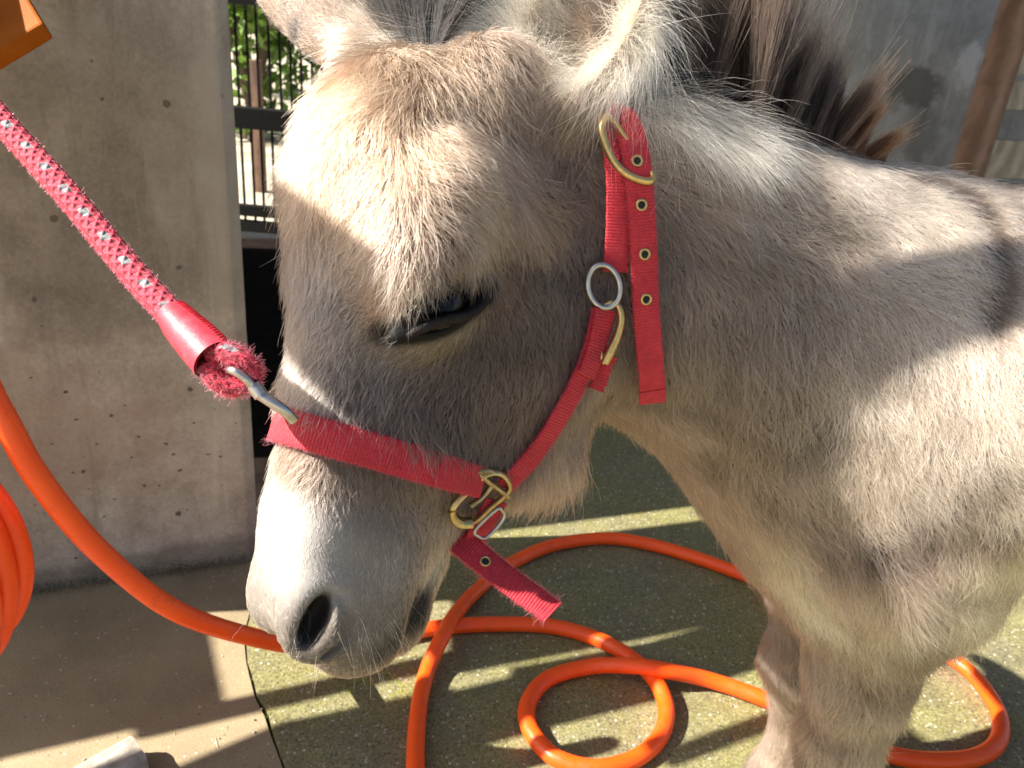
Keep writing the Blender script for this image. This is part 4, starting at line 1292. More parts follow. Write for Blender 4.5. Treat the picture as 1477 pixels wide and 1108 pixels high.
# barred gate at the end of the passage and the garden beyond
M_IRON = plain('black_iron', (.006, .006, .006), .7, 0, .3, 60, 0, .15)
gate = empty('barred_gate', tuple(at(400, 340, 3.3) * [1, 1, 0]))
tag(gate, 'black metal barred gate at the end of the passage', 'gate')
gc = at(400, 200, 3.3)
gd = np.array([1.0, .02, 0]); gd = nrm(gd)
def gz(y): return at(400, y, 3.3)[2]
def gbar(a, b, half, name):
    g = Geo(); c = (a + b) / 2
    dz = abs(b[2] - a[2]) / 2; dx = np.linalg.norm((b - a)[:2]) / 2
    g.box(c, (max(dx, half), half, max(dz, half)), np.stack([gd, np.array([-gd[1], gd[0], 0]), [0, 0, 1.0]], 1))
    return under(g.build(name, M_IRON, smooth=False), gate)
b0 = np.array([gc[0], gc[1], 0])
for y, hf in ((-330, .03), (4, .018), (172, .040), (318, .022), (344, .022)):
    z = np.array([0, 0, gz(y)]); gbar(b0 - gd * 1.2 + z, b0 + gd * .9 + z, hf, 'rail')
for x in np.arange(-1.15, .9, .043):
    a_ = b0 + gd * (x + rng.normal() * .002) + np.array([0, .035, 0])
    gbar(a_ + [0, 0, gz(344)], a_ + [0, 0, gz(-330)], .0045, 'bar')
for x in (-1.2, .9):
    gbar(b0 + gd * x, b0 + gd * x + [0, 0, gz(-330)], .035, 'gate_post')

M_LEAF, n_, b_ = new_mat('leaf')
oi = n_.nodes.new('ShaderNodeAttribute'); oi.attribute_name = 'tint'
n_.links.new(oi.outputs['Color'], b_.inputs['Base Color'])
b_.inputs['Roughness'].default_value = .45
tr = n_.nodes.new('ShaderNodeBsdfTranslucent'); n_.links.new(oi.outputs['Color'], tr.inputs['Color'])
mx = n_.nodes.new('ShaderNodeMixShader'); mx.inputs[0].default_value = .35
n_.links.new(b_.outputs[0], mx.inputs[1]); n_.links.new(tr.outputs[0], mx.inputs[2]); n_.links.new(mx.outputs[0], n_.nodes['Material Output'].inputs['Surface'])
M_BARK = plain('bark', (.09, .065, .045), .9, 0, .4, 40, .6)
def shrub(c, R, n, label, leaf=.055):
    root = empty('garden_shrub', tuple(c)); tag(root, label, 'shrub', 'shrubs in the garden beyond the gate')
    g = Geo()
    for k in range(6):
        a = rng.uniform(0, 6.28); e = np.array([math.cos(a) * R[0] * .6, math.sin(a) * R[1] * .6, R[2] * rng.uniform(1.1, 1.7)])
        g.tube(spline([c + rng.normal(size=3) * [.04, .04, 0], c + e * .5 + rng.normal(size=3) * .05, c + e], 10), np.linspace(.03, .008, 10), 6)
    under(g.build('stem', M_BARK), root)
    cl = nrm(rng.normal(size=(40, 3))) * rng.uniform(.35, 1.0, (40, 1)) * R + c + [0, 0, R[2]]
    i = rng.integers(0, 40, n)
    P = cl[i] + rng.normal(size=(n, 3)) * np.array(R) * .16
    P[:, 2] = np.maximum(P[:, 2], .05)
    t1 = nrm(rng.normal(size=(n, 3))); t2 = nrm(np.cross(t1, rng.normal(size=(n, 3))))
    s = leaf * rng.uniform(.6, 1.3, (n, 1))
    V = np.stack([P - t1 * s, P + t2 * s * .45, P + t1 * s, P - t2 * s * .45], 1).reshape(-1, 3)
    o = mesh_from('crown', V, np.arange(4 * n).reshape(n, 4), M_LEAF, smooth=False)
    cc = np.array([.10, .20, .03]) * rng.uniform(.5, 1.6, (n, 1)) + rng.uniform(0, .05, (n, 1)) * [1, .6, 0]
    at_ = o.data.attributes.new('tint', 'FLOAT_COLOR', 'FACE'); at_.data.foreach_set('color', np.concatenate([cc, np.ones((n, 1))], 1).astype(np.float32).ravel())
    o['kind'] = 'stuff'
    under(o, root)
shrub(np.array([-2.1, 6.2, -.03]), (1.0, .7, 1.5), 9000, 'tall green shrub beyond the bars at the far left')
shrub(np.array([-3.9, 6.6, -.03]), (1.0, .7, 1.5), 2600, 'green shrub beyond the gate, further left of the tall one')
shrub(np.array([-.6, 6.8, -.03]), (.9, .7, 1.4), 2600, 'green shrub beyond the gate, hidden mostly by the donkey ear')
shrub(np.array([-3.2, 9.5, -.03]), (3.4, .9, 2.6), 9000, 'broad green bush filling the far end of the garden', .10)
g = Geo()
fpost = empty('brown_stake', tuple(np.append(on_ground(372, 300)[:2], -.03)))
tag(fpost, 'brown wooden stake in the garden beyond the bars', 'stake')
c = at(374, 235, 4.3); g.box(np.array([c[0], c[1], .30]), (.028, .028, .34)); under(g.build('stake_shaft', M_POST, smooth=False), fpost)
lap('yard')

# ------------------------------------------------------------------ hose, stone, orange board
M_HOSE, n_, b_ = new_mat('orange_hose')
oc = coords(n_); v = noise(n_, oc, 14, 5, .6); fv = noise(n_, oc, 220, 4, .7)
c = ramp(n_, v, [(.3, (.90, .080, .004)), (.7, (1.0, .105, .005))])
c = mixc(n_, ramp(n_, fv, [(.60, (0, 0, 0)), (.80, (.5, .5, .5))]), c, (.42, .14, .05))
dv = noise(n_, oc, 38, 6, .75, .6)
c = mixc(n_, ramp(n_, dv, [(.56, (0, 0, 0)), (.74, (.55, .55, .55))]), c, (.36, .10, .03))
n_.links.new(ramp(n_, dv, [(.4, (.30,) * 3), (.7, (.62,) * 3)]), b_.inputs['Roughness'])
n_.links.new(c, b_.inputs['Base Color'])
b_.inputs['Roughness'].default_value = .36
b_.inputs['Subsurface Weight'].default_value = .4
b_.inputs['Subsurface Radius'].default_value = (.012, .004, .001)
bump(n_, b_, fv, .12, .0008)
HR = .0122
def gp(px, py, lift=0.0):
    return on_ground(px, py, HR + lift)
coil_c = at(-124, 815, .80)
hp_ = []
cx, cz = nrm(to_world((.95, -.1, -.3))), np.array([0, 0, 1.0])
cyv = np.cross(cx, cz)
for k in range(3 * 14):
    a = -math.pi / 2 + 2 * math.pi * k / 14
    hp_.append(coil_c + cx * math.cos(a) * (.088 - .010 * (k // 14)) + cz * math.sin(a) * (.128 + .016 * (k // 14)) + cyv * (.010 * (k // 14) - .012) * 2.2)
hp_ = hp_[:-9]
path = hp_ + [at(-62, 500, .74), at(0, 592, .76), at(58, 692, .80), at(150, 800, .87), at(270, 890, .97), at(415, 930, 1.12), at(505, 930, 1.24)]
path += [gp(570, 918), gp(640, 905), gp(720, 901), gp(800, 905), gp(870, 925), gp(930, 965, .006), gp(958, 1010, .004), gp(955, 1055), gp(920, 1092), gp(860, 1108), gp(800, 1092), gp(765, 1052), gp(762, 1015), gp(790, 980),
         gp(850, 962, .002), gp(910, 960, .020), gp(955, 966, .024), gp(1020, 980, .004), gp(1100, 1008), gp(1190, 1050), gp(1262, 1082), gp(1330, 1096), gp(1400, 1094), gp(1437, 1074), gp(1444, 1040), gp(1425, 1000), gp(1390, 962), gp(1340, 933), gp(1250, 900),
         gp(1170, 868), gp(1085, 834), gp(1000, 803), gp(930, 784), gp(870, 777), gp(800, 786), gp(740, 812), gp(690, 850), gp(657, 885, .012), gp(638, 920, .022), gp(618, 965, .006), gp(604, 1020), gp(598, 1080), gp(600, 1150), gp(620, 1260), gp(700, 1400)]
hpts = spline(path, len(path) * 9)
hpts[:, :2] += np.stack([smooth_noise(hpts, 16, 31), smooth_noise(hpts, 16, 32)], 1) * .0016
g = Geo(); g.tube(hpts, HR * (1 + .015 * smooth_noise(hpts, 30, 33)), 18)
hose = g.build('garden_hose', M_HOSE)
tag(hose, 'bright orange garden hose looping over the concrete floor', 'hose')

M_STONE = plain('pale_stone', (.30, .27, .225), .9, 0, .35, 60, .9)
sc0 = on_ground(150, 1100); 
bm = bmesh.new(); bmesh.ops.create_cube(bm, size=1)
for v in bm.verts: v.co = Vector((v.co.x * .20, v.co.y * .045, v.co.z * .036))
bmesh.ops.subdivide_edges(bm, edges=bm.edges, cuts=5, use_grid_fill=True)
for v in bm.verts:
    k = Vector(rng.normal(size=3)) * .0006; v.co += k
    f_ = 1 - .10 * (abs(v.co.y) / .0225) ** 4 * (abs(v.co.z) / .018) ** 4; v.co.y *= f_; v.co.z *= f_
me = bpy.data.meshes.new('stone_block'); bm.to_mesh(me); bm.free(); me.materials.append(M_STONE)
stone = bpy.data.objects.new('stone_block', me); col.objects.link(stone)
stone.matrix_world = Matrix.Translation(Vector(sc0 + np.array([-.018, -.074, .018]))) @ Matrix.Rotation(math.radians(50), 4, 'Z')
tag(stone, 'pale stone block lying on the tan slab near the wall', 'stone')

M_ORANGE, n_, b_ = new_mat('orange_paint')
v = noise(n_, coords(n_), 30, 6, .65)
n_.links.new(ramp(n_, v, [(.3, (.22, .050, .001)), (.6, (.30, .075, .002)), (.8, (.34, .11, .008))]), b_.inputs['Base Color']); b_.inputs['Roughness'].default_value = .6; b_.inputs['Specular IOR Level'].default_value = .15  # orange paint darkened in its colour to stand for a shaded face
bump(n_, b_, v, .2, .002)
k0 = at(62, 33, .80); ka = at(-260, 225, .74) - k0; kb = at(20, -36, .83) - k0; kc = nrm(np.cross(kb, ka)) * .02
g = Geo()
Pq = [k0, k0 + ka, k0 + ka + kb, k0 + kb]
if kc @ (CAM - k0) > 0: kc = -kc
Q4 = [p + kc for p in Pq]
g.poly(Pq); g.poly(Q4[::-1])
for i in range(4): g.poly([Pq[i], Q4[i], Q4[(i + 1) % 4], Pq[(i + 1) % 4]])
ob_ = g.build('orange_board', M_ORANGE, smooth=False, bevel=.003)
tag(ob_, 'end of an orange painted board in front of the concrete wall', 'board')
lap('hose etc')

# ------------------------------------------------------------------ skin, eyes, hair
M_SKIN, n_, b_ = new_mat('donkey_skin')
a_ = n_.nodes.new('ShaderNodeAttribute'); a_.attribute_name = 'coat'
n_.links.new(a_.outputs['Color'], b_.inputs['Base Color'])
b_.inputs['Roughness'].default_value = .62
b_.inputs['Specular IOR Level'].default_value = .16
bump(n_, b_, noise(n_, coords(n_), 420, 4, .65), .35, .0008)
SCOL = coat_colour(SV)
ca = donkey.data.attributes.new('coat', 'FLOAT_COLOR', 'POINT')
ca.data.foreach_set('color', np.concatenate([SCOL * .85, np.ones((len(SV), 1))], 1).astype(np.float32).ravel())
donkey.data.materials.append(M_SKIN)
lap('coat colour')

M_EYE, n_, b_ = new_mat('dark_eye')
oc = coords(n_)
v = noise(n_, oc, 240, 4, .6)
n_.links.new(ramp(n_, v, [(.3, (.006, .004, .003)), (.7, (.020, .011, .006))]), b_.inputs['Base Color'])
b_.inputs['Roughness'].default_value = .22
b_.inputs['Coat Weight'].default_value = .06
b_.inputs['Specular IOR Level'].default_value = .25
b_.inputs['Coat Roughness'].default_value = .06
M_PUPIL = plain('pupil', (.004, .004, .005), .24, 0, .2, 30, 0, .15)
for s in (1, -1):
    c = EYE * np.array([1, s, 1])
    bm = bmesh.new(); bmesh.ops.create_uvsphere(bm, u_segments=40, v_segments=24, radius=EYE_R * .01)
    me = bpy.data.meshes.new('eye'); bm.to_mesh(me); bm.free(); me.polygons.foreach_set('use_smooth', np.ones(len(me.polygons), bool)); me.materials.append(M_EYE)
    e_ = bpy.data.objects.new('eye', me); col.objects.link(e_); e_.location = head(*c); e_.parent = donkey
    # the wide horizontal pupil on the front of the ball
    ax = nrm(HL * s * .96 + HF * .15 + HU * .2); tx = nrm(ALM_X[0] * HF + ALM_X[1] * s * HL + ALM_X[2] * HU); tx = nrm(tx - ax * (tx @ ax)); ty = np.cross(ax, tx)
    g = Geo(); R_ = EYE_R * .01 * 1.004
    pr = []
    for rr in np.linspace(0.02, 1, 5):
        th = np.linspace(0, 2 * math.pi, 24, endpoint=False)
        q = ax[None] * .9 + tx[None] * (np.cos(th) * .40 * rr)[:, None] + ty[None] * (np.sin(th) * .22 * rr)[:, None]
        pr.append(np.array(e_.location) + nrm(q) * R_)
    g.grid(np.array(pr), wrap_v=True)
    p_ = g.build('pupil', M_PUPIL); p_.parent = e_; p_.matrix_parent_inverse = Matrix.Translation(e_.location).inverted()

M_LID, n_, b_ = new_mat('moist_lid')
v = noise(n_, coords(n_), 500, 4, .6)
n_.links.new(ramp(n_, v, [(.3, (.010, .008, .008)), (.7, (.026, .021, .020))]), b_.inputs['Base Color'])
b_.inputs['Roughness'].default_value = .6; b_.inputs['Specular IOR Level'].default_value = .12
bump(n_, b_, v, .3, .0006)
for s in (1, -1):
    for nm, lid, r0 in (('upper_eyelid', LID_UP, .34), ('lower_eyelid', LID_LO, .29)):
        q = spline(lid + ALM_N * .20, 48)
        u_ = np.linspace(0, 1, 48); rr = r0 * (.35 + .65 * np.sin(math.pi * np.clip(u_, .02, .98)) ** .6)
        q = q * np.array([1, s, 1])
        g = Geo(); g.tube(HO + (q * .01) @ HM.T, rr * .01, 14)
        g.build(nm, M_LID, donkey)

M_FUR = hair_mat('coat_hair', .5, .6)
M_MANE = hair_mat('mane_hair', .7, .6)
M_MANE.node_tree.nodes['Principled Hair BSDF'].inputs['IOR'].default_value = 1.28

ST_P = np.concatenate([p for p, w in STRAP_ZONES]); ST_W = np.concatenate([np.full(len(p), w) for p, w in STRAP_ZONES])
skd = KDTree(len(ST_P))
for i, p in enumerate(ST_P): skd.insert(Vector(p), i)
skd.balance()

def projpx(P):
    v = P - CAM; d = np.maximum(v @ fw, 1e-3)
    return W / 2 + FPX * (v @ rt) / d, H / 2 - FPX * (v @ up) / d, v @ fw

def coat_density(P, Nn):
    q = mir(to_head(P))
    view = nrm(CAM - P)
    fac = (Nn * view).sum(1)
    x, y, d = projpx(P)
    infr = (x > -160) & (x < W + 160) & (y > -160) & (y < H + 200) & (d > 0)
    inh = np.linalg.norm(P - head(16, 0, -4), axis=1) < .25
    w = np.where(inh, 1.0, .62)
    pale = inh & (q[:, 0] > 30)
    w = np.where(pale, 1.3, w)
    w = w * np.where(fac > -.15, 1.0, .25) * np.where(infr, 1.0, .10)
    b = q - ALM_C
    e = np.sqrt((b @ ALM_X / 3.3) ** 2 + (b @ ALM_Y / 1.35) ** 2 + (b @ ALM_N / 3.0) ** 2)
    w = w * sstep(1.12, 1.36, e)
    b = (q - NOSTRIL - np.array([.2, .35, 0])) @ NOSTRIL_AX
    e = np.sqrt((b[:, 0] / 1.9) ** 2 + (b[:, 2] / .85) ** 2 + (b[:, 1] / 3.0) ** 2)
    w = w * sstep(.85, 1.15, e)
    return np.maximum(w, 0) * (P[:, 2] > .035)

def strands(P, Nn, D, Ln, Lf, k=6, clump=.72, cell=.0065, wild=.24, droop=.25):
    n = len(P)
    T = nrm(D - Nn * (D * Nn).sum(1, keepdims=True))
    B = np.cross(Nn, T)
    ang = wild * rng.normal(size=n) + .30 * smooth_noise(P, 70, 3) + .22 * smooth_noise(P, 210, 4)
    T = T * np.cos(ang)[:, None] + B * np.sin(ang)[:, None]
    Ln = Ln * np.exp(.22 * rng.normal(size=n)) * (1 + .18 * smooth_noise(P, 120, 5))
    lift = np.clip(Lf * (1 + .35 * rng.normal(size=n) + .3 * smooth_noise(P, 130, 6)), .05, 1.2)
    t = np.linspace(0, 1, k)[None, :, None]
    up_ = (lift[:, None, None] * (t - .42 * t * t))
    pts = P[:, None] + Ln[:, None, None] * (T[:, None] * t * np.sqrt(np.maximum(1 - (lift[:, None, None] * .6) ** 2, .2)) + Nn[:, None] * up_)
    # curl and droop
    curl = rng.normal(size=n) * .20
    pts += B[:, None] * (curl * Ln)[:, None, None] * t * t
    pts[:, :, 2] -= (droop * Ln * .35)[:, None] * (t[:, :, 0] ** 2)
    # strands of one lock lean together
    cellid = np.floor(P / cell)
    ch = np.stack([np.sin(cellid @ v) * 43758.5453 for v in ((12.98, 78.2, 37.7), (93.9, 67.3, 45.1), (17.3, 31.9, 58.7))], 1)
    ctr = (cellid + (ch - np.floor(ch))) * cell
    off = ctr - P
    off -= Nn * (off * Nn).sum(1, keepdims=True)
    cl = clump * (.6 + .4 * smooth_noise(P, 60, 8))
    pts += off[:, None] * np.clip(cl, 0, 1)[:, None, None] * t ** 1.5
    return pts

NC = 300000
RP = sample_mesh(SV, SQ, NC, coat_density)
RN = nrm(gradient(sdf, RP, .0012))
lap('fur roots')
D, Ln, Lf = groom(RP, RN)
lap('groom')
dist = np.array([(lambda r: (r[2], r[1]))(skd.find(Vector(p))) for p in RP])
near = sstep(1.35, .85, dist[:, 0] / ST_W[dist[:, 1].astype(int)])
Ln = Ln * (1 - .62 * near); Lf = Lf * (1 - .75 * near)
_q = to_head(RP)
_ab = sstep(3.0, 1.4, np.abs(_q[:, 0] - (NB_F - 2.4))) * (np.linalg.norm(RP - head(16, 0, -4), axis=1) < .2)      # locks that fall over the upper edge of the noseband
Ln = Ln * (1 + .35 * _ab * (1 - near)); Lf = Lf + .30 * _ab * (1 - near)
pts = strands(RP, RN, D, Ln, Lf)
# no hair stands off through a strap
tint = coat_colour(RP)
shade = np.exp(.30 * rng.normal(size=NC))
pale_h = rng.random(NC)
shade = np.where(pale_h < .10, shade * 1.55, np.where(pale_h > .90, shade * .55, shade))
tint = np.clip(tint * shade[:, None] * (1 + .16 * smooth_noise(RP, 90, 9))[:, None], .01, .92)
wid = (.000165 * (.75 + .5 * rng.random(NC)) * np.clip(.30 + Ln / .017, .36, 1.25))
rad = wid[:, None] * np.array([1, 1, .95, .8, .55, .2])
lap('strands')
hair_object('coat', pts, rad, tint, M_FUR, donkey)

# mane: upright along the crest
def tufts(roots, dirs, lens, n, spread, tint_fn, name, cell=.011, clump=.75, wid=.00013, k=7, wild=.16, curve=.2):
    u = np.sort(rng.random(n)) * (len(roots) - 1)
    i = np.minimum(u.astype(int), len(roots) - 2); f_ = (u - i)[:, None]
    P = roots[i] * (1 - f_) + roots[i + 1] * f_
    Dm = nrm(dirs[i] * (1 - f_) + dirs[i + 1] * f_)
    Lm = lens[i] * (1 - f_[:, 0]) + lens[i + 1] * f_[:, 0]
    side = np.array([-.25, .95, 0.0])
    so = rng.normal(size=n).clip(-2, 2) * spread
    P = P + nrm(side) * so[:, None]
    P = project(sdf, P, 2, .03)
    nt = max(2, int(len(roots)))
    # each tuft has a lean and length of its own
    T_id = (u / (len(roots) - 1) * ARC(roots) / cell).astype(int)
    r2 = np.random.default_rng(11); m = T_id.max() + 2
    lean = r2.normal(size=(m, 3)) * .15; ls = np.exp(r2.normal(size=m) * .28); cen = r2.normal(size=(m, 3)) * .003
    Dm = nrm(Dm + lean[T_id] + rng.normal(size=(n, 3)) * wild + nrm(side) * (so / max(spread, 1e-6) * .10)[:, None])
    Lm = Lm * ls[T_id] * np.exp(rng.normal(size=n) * .25)
    t = np.linspace(0, 1, k)[None, :, None]
    bend = nrm(rng.normal(size=(n, 3)))
    pts = P[:, None] + Dm[:, None] * Lm[:, None, None] * t + bend[:, None] * (Lm * curve * .35)[:, None, None] * t * t
    # pull to the tuft's own axis at the tip
    mean = np.zeros((m, 3)); cnt = np.zeros(m)
    np.add.at(mean, T_id, P); np.add.at(cnt, T_id, 1); mean /= np.maximum(cnt, 1)[:, None]
    pts += (mean[T_id] - P)[:, None] * clump * t ** 1.3
    rad = wid * (.7 + .6 * rng.random(n))[:, None] * np.linspace(1, .3, k)[None]
    return hair_object(name, pts, rad, tint_fn(P, u / (len(roots) - 1), n), M_MANE, donkey)
def ARC(P): return np.linalg.norm(np.diff(P, axis=0), axis=1).sum()

crest_px = [(860, 150), (905, 168), (960, 190), (1020, 206), (1080, 218), (1120, 228), (1165, 237), (1212, 244), (1255, 250)]
cr = np.array([aty(x, y + 8, yy) for (x, y), yy in zip(crest_px, np.interp(np.arange(9), [0, 7, 8], [.605, .685, YM]))])
cr = project(sdf, cr, 5, .02)
md = np.array([to_world(v) for v in ((-.1, 1, -.1), (.05, 1, -.1), (.05, 1, -.1), (.1, 1, -.1), (.2, 1, 0), (.3, 1, 0), (.42, 1, 0), (.55, .9, 0), (.7, .7, 0))])
ml = np.array([.080, .085, .078, .066, .058, .050, .042, .030, .012])
def mane_tint(P, u, n):
    r_ = rng.random(n)
    c = np.array([.026, .018, .0145]) * np.exp(.35 * rng.normal(size=n))[:, None]
    c = np.where((r_ < .10)[:, None], np.array([.11, .078, .048]) * np.exp(.3 * rng.normal(size=n))[:, None], c)
    red = sstep(.72, .9, u)[:, None]
    return np.clip(c * (1 - red * .55) + np.array([.13, .05, .017]) * red * .55, .01, .9)
tufts(cr, md, ml, 42000, .0065, mane_tint, 'mane', wid=.00027, clump=.88, wild=.055, cell=.0075)
# forelock, dark, standing behind the brow between the ears
fr = project(sdf, np.array([head(-3.4, -3.8, 2.5), head(-4.0, -2.4, 3.2), head(-4.4, -1.0, 3.4), head(-4.6, .4, 3.2)]), 5, .03)
fd = np.array([to_world(v) for v in ((-.45, 1, -.3), (-.15, 1, -.35), (.05, 1, -.35), (.25, 1, -.3))])
def fore_tint(P, u, n):
    c = np.array([.008, .0055, .0045]) * np.exp(.4 * rng.normal(size=n))[:, None]
    return np.clip(c, .01, .9)
tufts(fr, fd, np.array([.060, .075, .075, .060]), 12000, .012, fore_tint, 'forelock', cell=.009, wid=.00026, wild=.09)

# long cream hair in the near ear and at its foot
def ear_w(P, Nn):
    q = (P - EAR_L['B'] - EAR_L['A'] * EAR_L['ln'] * .4) @ EAR_L['X']
    on = (np.linalg.norm(P - EAR_L['B'] - EAR_L['A'] * .08, axis=1) < .15)
    return on * (Nn @ EAR_L['N'] > .05) * (q[:, 0] > -.085) * (q[:, 2] < .03)
EP = sample_mesh(SV, SQ, 20000, ear_w); EN = nrm(gradient(sdf, EP, .0012))
q = (EP - EAR_L['B'] - EAR_L['A'] * EAR_L['ln'] * .4) @ EAR_L['X']
lat = q[:, 1] / EAR_L['w']
ED = EAR_L['A'] * np.clip(.25 + q[:, 0] / .07, -1.0, .6)[:, None] + EAR_L['X'][:, 1] * (np.sign(lat) * (.35 + .6 * np.abs(lat)))[:, None] + EAR_L['N'] * .35 - np.array([0, 0, .2])
EL = np.where(np.abs(lat) > .45, .040, .034) * np.where(q[:, 0] < -.03, 1.25, 1.0)
ep = strands(EP, EN, ED, EL, np.full(len(EP), .55), clump=.7, cell=.008, wild=.3, droop=.5)
eb = sstep(.55, .1, np.abs(lat + .1)) * sstep(-.05, -.01, q[:, 0])
et = np.clip((np.array([.58, .49, .36]) * (1 - eb[:, None]) + np.array([.24, .165, .11]) * eb[:, None]) * np.exp(.4 * rng.normal(size=len(EP)))[:, None], .05, .92)
hair_object('ear_hair', ep, np.full(len(EP), .00011)[:, None] * np.array([1, 1, .95, .8, .55, .2]), et, M_FUR, donkey)

# whiskers on the muzzle, lashes and a few long feelers by the eye
def whisk(pxs, dirs, lens, name, tint, r):
    R = [hit(*p) for p in pxs]; n = len(pxs)
    P = np.array([x[0] for x in R]); Nn = np.array([x[1] for x in R])
    Dw = np.array([to_world((d[0], -d[1], d[2])) for d in dirs])
    Dw = nrm(nrm(Dw) + Nn * .7)
    t = np.linspace(0, 1, 8)[None, :, None]
    L_ = np.array(lens)[:, None, None]
    pts = P[:, None] + Dw[:, None] * L_ * t; pts[:, :, 2] -= (L_[:, :, 0] * .25) * t[:, :, 0] ** 2
    pts += rng.normal(size=(n, 1, 3)) * L_ * .12 * t ** 2
    hair_object(name, pts, r * np.linspace(1, .3, 8)[None] * np.ones((n, 1)), np.array(tint) * np.exp(.3 * rng.normal(size=n))[:, None], M_FUR, donkey)
wx = [(x, y) for x, y in zip(rng.uniform(395, 600, 46), rng.uniform(880, 965, 46)) if hit(x, y)[0] is not None]
wx += [(430, 960), (462, 965), (500, 910), (516, 905), (590, 870), (612, 838), (380, 870), (372, 830), (560, 925), (540, 940)]
whisk(wx, [((x - 480) / 160 + rng.normal() * .3, .9 + rng.normal() * .3, .3) for x, y in wx], rng.uniform(.008, .026, len(wx)), 'whiskers', (.55, .50, .44), .00007)
lx_ = [(x, y) for x in np.linspace(600, 700, 40) for y in [np.interp(x, [600, 620, 650, 680, 700], [441, 424, 410, 402, 401])]]
whisk(lx_, [(.35 + rng.normal() * .25, .9, .8) for _ in lx_], rng.uniform(.007, .014, len(lx_)), 'eyelashes', (.05, .04, .035), .00006)
lap('hair')

# loose fibres on the rope
def fuzz(P, r, n, name, parent, length):
    i = rng.integers(0, len(P) - 1, n); f_ = rng.random(n)[:, None]
    c = P[i] * (1 - f_) + P[i + 1] * f_
    d = nrm(rng.normal(size=(n, 3))); tt = nrm(P[i + 1] - P[i]); d = nrm(d - tt * (d * tt).sum(1, keepdims=True))
    t = np.linspace(0, 1, 5)[None, :, None]
    dd = nrm(d * .7 + rng.normal(size=(n, 3)) * .6); L_ = (length * rng.uniform(.4, 1.4, n))[:, None, None]
    pts = c[:, None] + d[:, None] * r * .97 + dd[:, None] * L_ * t + rng.normal(size=(n, 1, 3)) * L_ * .4 * t * t
    o = hair_object(name, pts, np.full((n, 5), .00007), np.array([.45, .03, .06]) * np.exp(.35 * rng.normal(size=n))[:, None].clip(.4, 1.5), M_FUR, None)
    under(o, parent)
fuzz(rp[40:], .0084, 5000, 'fibres', lead, .0013)
fuzz(spline(lp, 60), .0062, 3500, 'fibres', lead, .0025)

def edge_fuzz(P, Nn, width, n, name):
    T = nrm(np.gradient(P, axis=0)); Wd = np.cross(Nn, T)
    sgn = rng.choice([-1, 1], n); i = rng.integers(0, len(P) - 1, n); f_ = rng.random(n)[:, None]
    c = P[i] * (1 - f_) + P[i + 1] * f_ + Wd[i] * (sgn * width * .49)[:, None] + Nn[i] * (rng.uniform(-.5, 1, n) * WEB_T / 2)[:, None]
    d = nrm(Wd[i] * sgn[:, None] + rng.normal(size=(n, 3)) * .6)
    L_ = (.0012 * np.exp(.5 * rng.normal(size=n)))[:, None, None]; t = np.linspace(0, 1, 5)[None, :, None]
    o = hair_object(name, c[:, None] + d[:, None] * L_ * t + rng.normal(size=(n, 1, 3)) * L_ * .5 * t * t, np.full((n, 5), .00006), np.array([.40, .02, .04]) * np.exp(.35 * rng.normal(size=n))[:, None], M_FUR, None)
    under(o, halter)
edge_fuzz(nbP, nbN, WEB_W * 1.1, 5000, 'frayed_edge')
edge_fuzz(chP, chN, .0165, 3600, 'frayed_edge')
edge_fuzz(c2P, c2N, .0188, 2200, 'frayed_edge')
edge_fuzz(feP, feN, .0192, 1800, 'frayed_edge')

# ------------------------------------------------------------------ slats and boards added to cast shade (outside the picture)
S_ = np.array(sdir)
def up_sun(P, z):                     # the point above P, towards the sun, at height z
    P = np.asarray(P, float); return P + S_ * ((z - P[2]) / S_[2])
SHZ = .95
shade = empty('shade_slats', tuple(up_sun((-.1, 1.0, 0), SHZ)))
tag(shade, 'unseen weathered slats added beside the yard to cast shade', 'shade slats')
def slat_px(pxs, name='shadow_slat'):
    q = [up_sun(on_ground(x, y), SHZ) for x, y in pxs]
    g = Geo(); lo = [p + np.array([0, 0, .012]) for p in q]
    g.poly(lo); g.poly(q[::-1])
    for i in range(len(q)): g.poly([q[i], lo[i], lo[(i + 1) % len(q)], q[(i + 1) % len(q)]])
    return under(g.build(name, M_BOARD, smooth=False), shade)
def strip(p0, p1, w, ext0=0, ext1=0):
    """a straight slat whose shadow runs from ground pixel p0 to p1, w metres wide"""
    a, b = on_ground(*p0), on_ground(*p1)
    d = nrm(b - a); a = a - d * ext0; b = b + d * ext1; n_ = np.array([-d[1], d[0], 0]) * w / 2
    q = [up_sun(p, SHZ) for p in (a - n_, b - n_, b + n_, a + n_)]
    g = Geo(); lo = [p + np.array([0, 0, .014]) for p in q]
    g.poly(lo); g.poly(q[::-1])
    for i in range(4): g.poly([q[i], lo[i], lo[(i + 1) % 4], q[(i + 1) % 4]])
    return under(g.build('shadow_slat', M_BOARD, smooth=False), shade)
# tan slab in shade up to the edge by the joint
slat_px([(-160, 1000), (283, 880), (312, 1023), (-160, 1130)])
slat_px([(-200, 880), (275, 858), (283, 880), (-160, 1000)])
strip((250, 1040), (700, 938), .034, .05, .0)
slat_px([(150, 1150), (400, 1043), (640, 992), (660, 1230), (150, 1260)])
# the large shade right of the muzzle, cut by narrow gaps between the slats
slat_px([(560, 745), (640, 600), (1130, 560), (1110, 716), (700, 768)])
slat_px([(700, 789), (1110, 738), (1110, 882), (942, 918), (735, 957), (657, 972), (645, 930), (655, 876), (618, 822)])
slat_px([(738, 963), (942, 925), (1110, 889), (1110, 958), (944, 1010), (794, 1048), (634, 1092), (632, 1006), (650, 997), (732, 977)])
strip((955, 1095), (1110, 1038), .028)
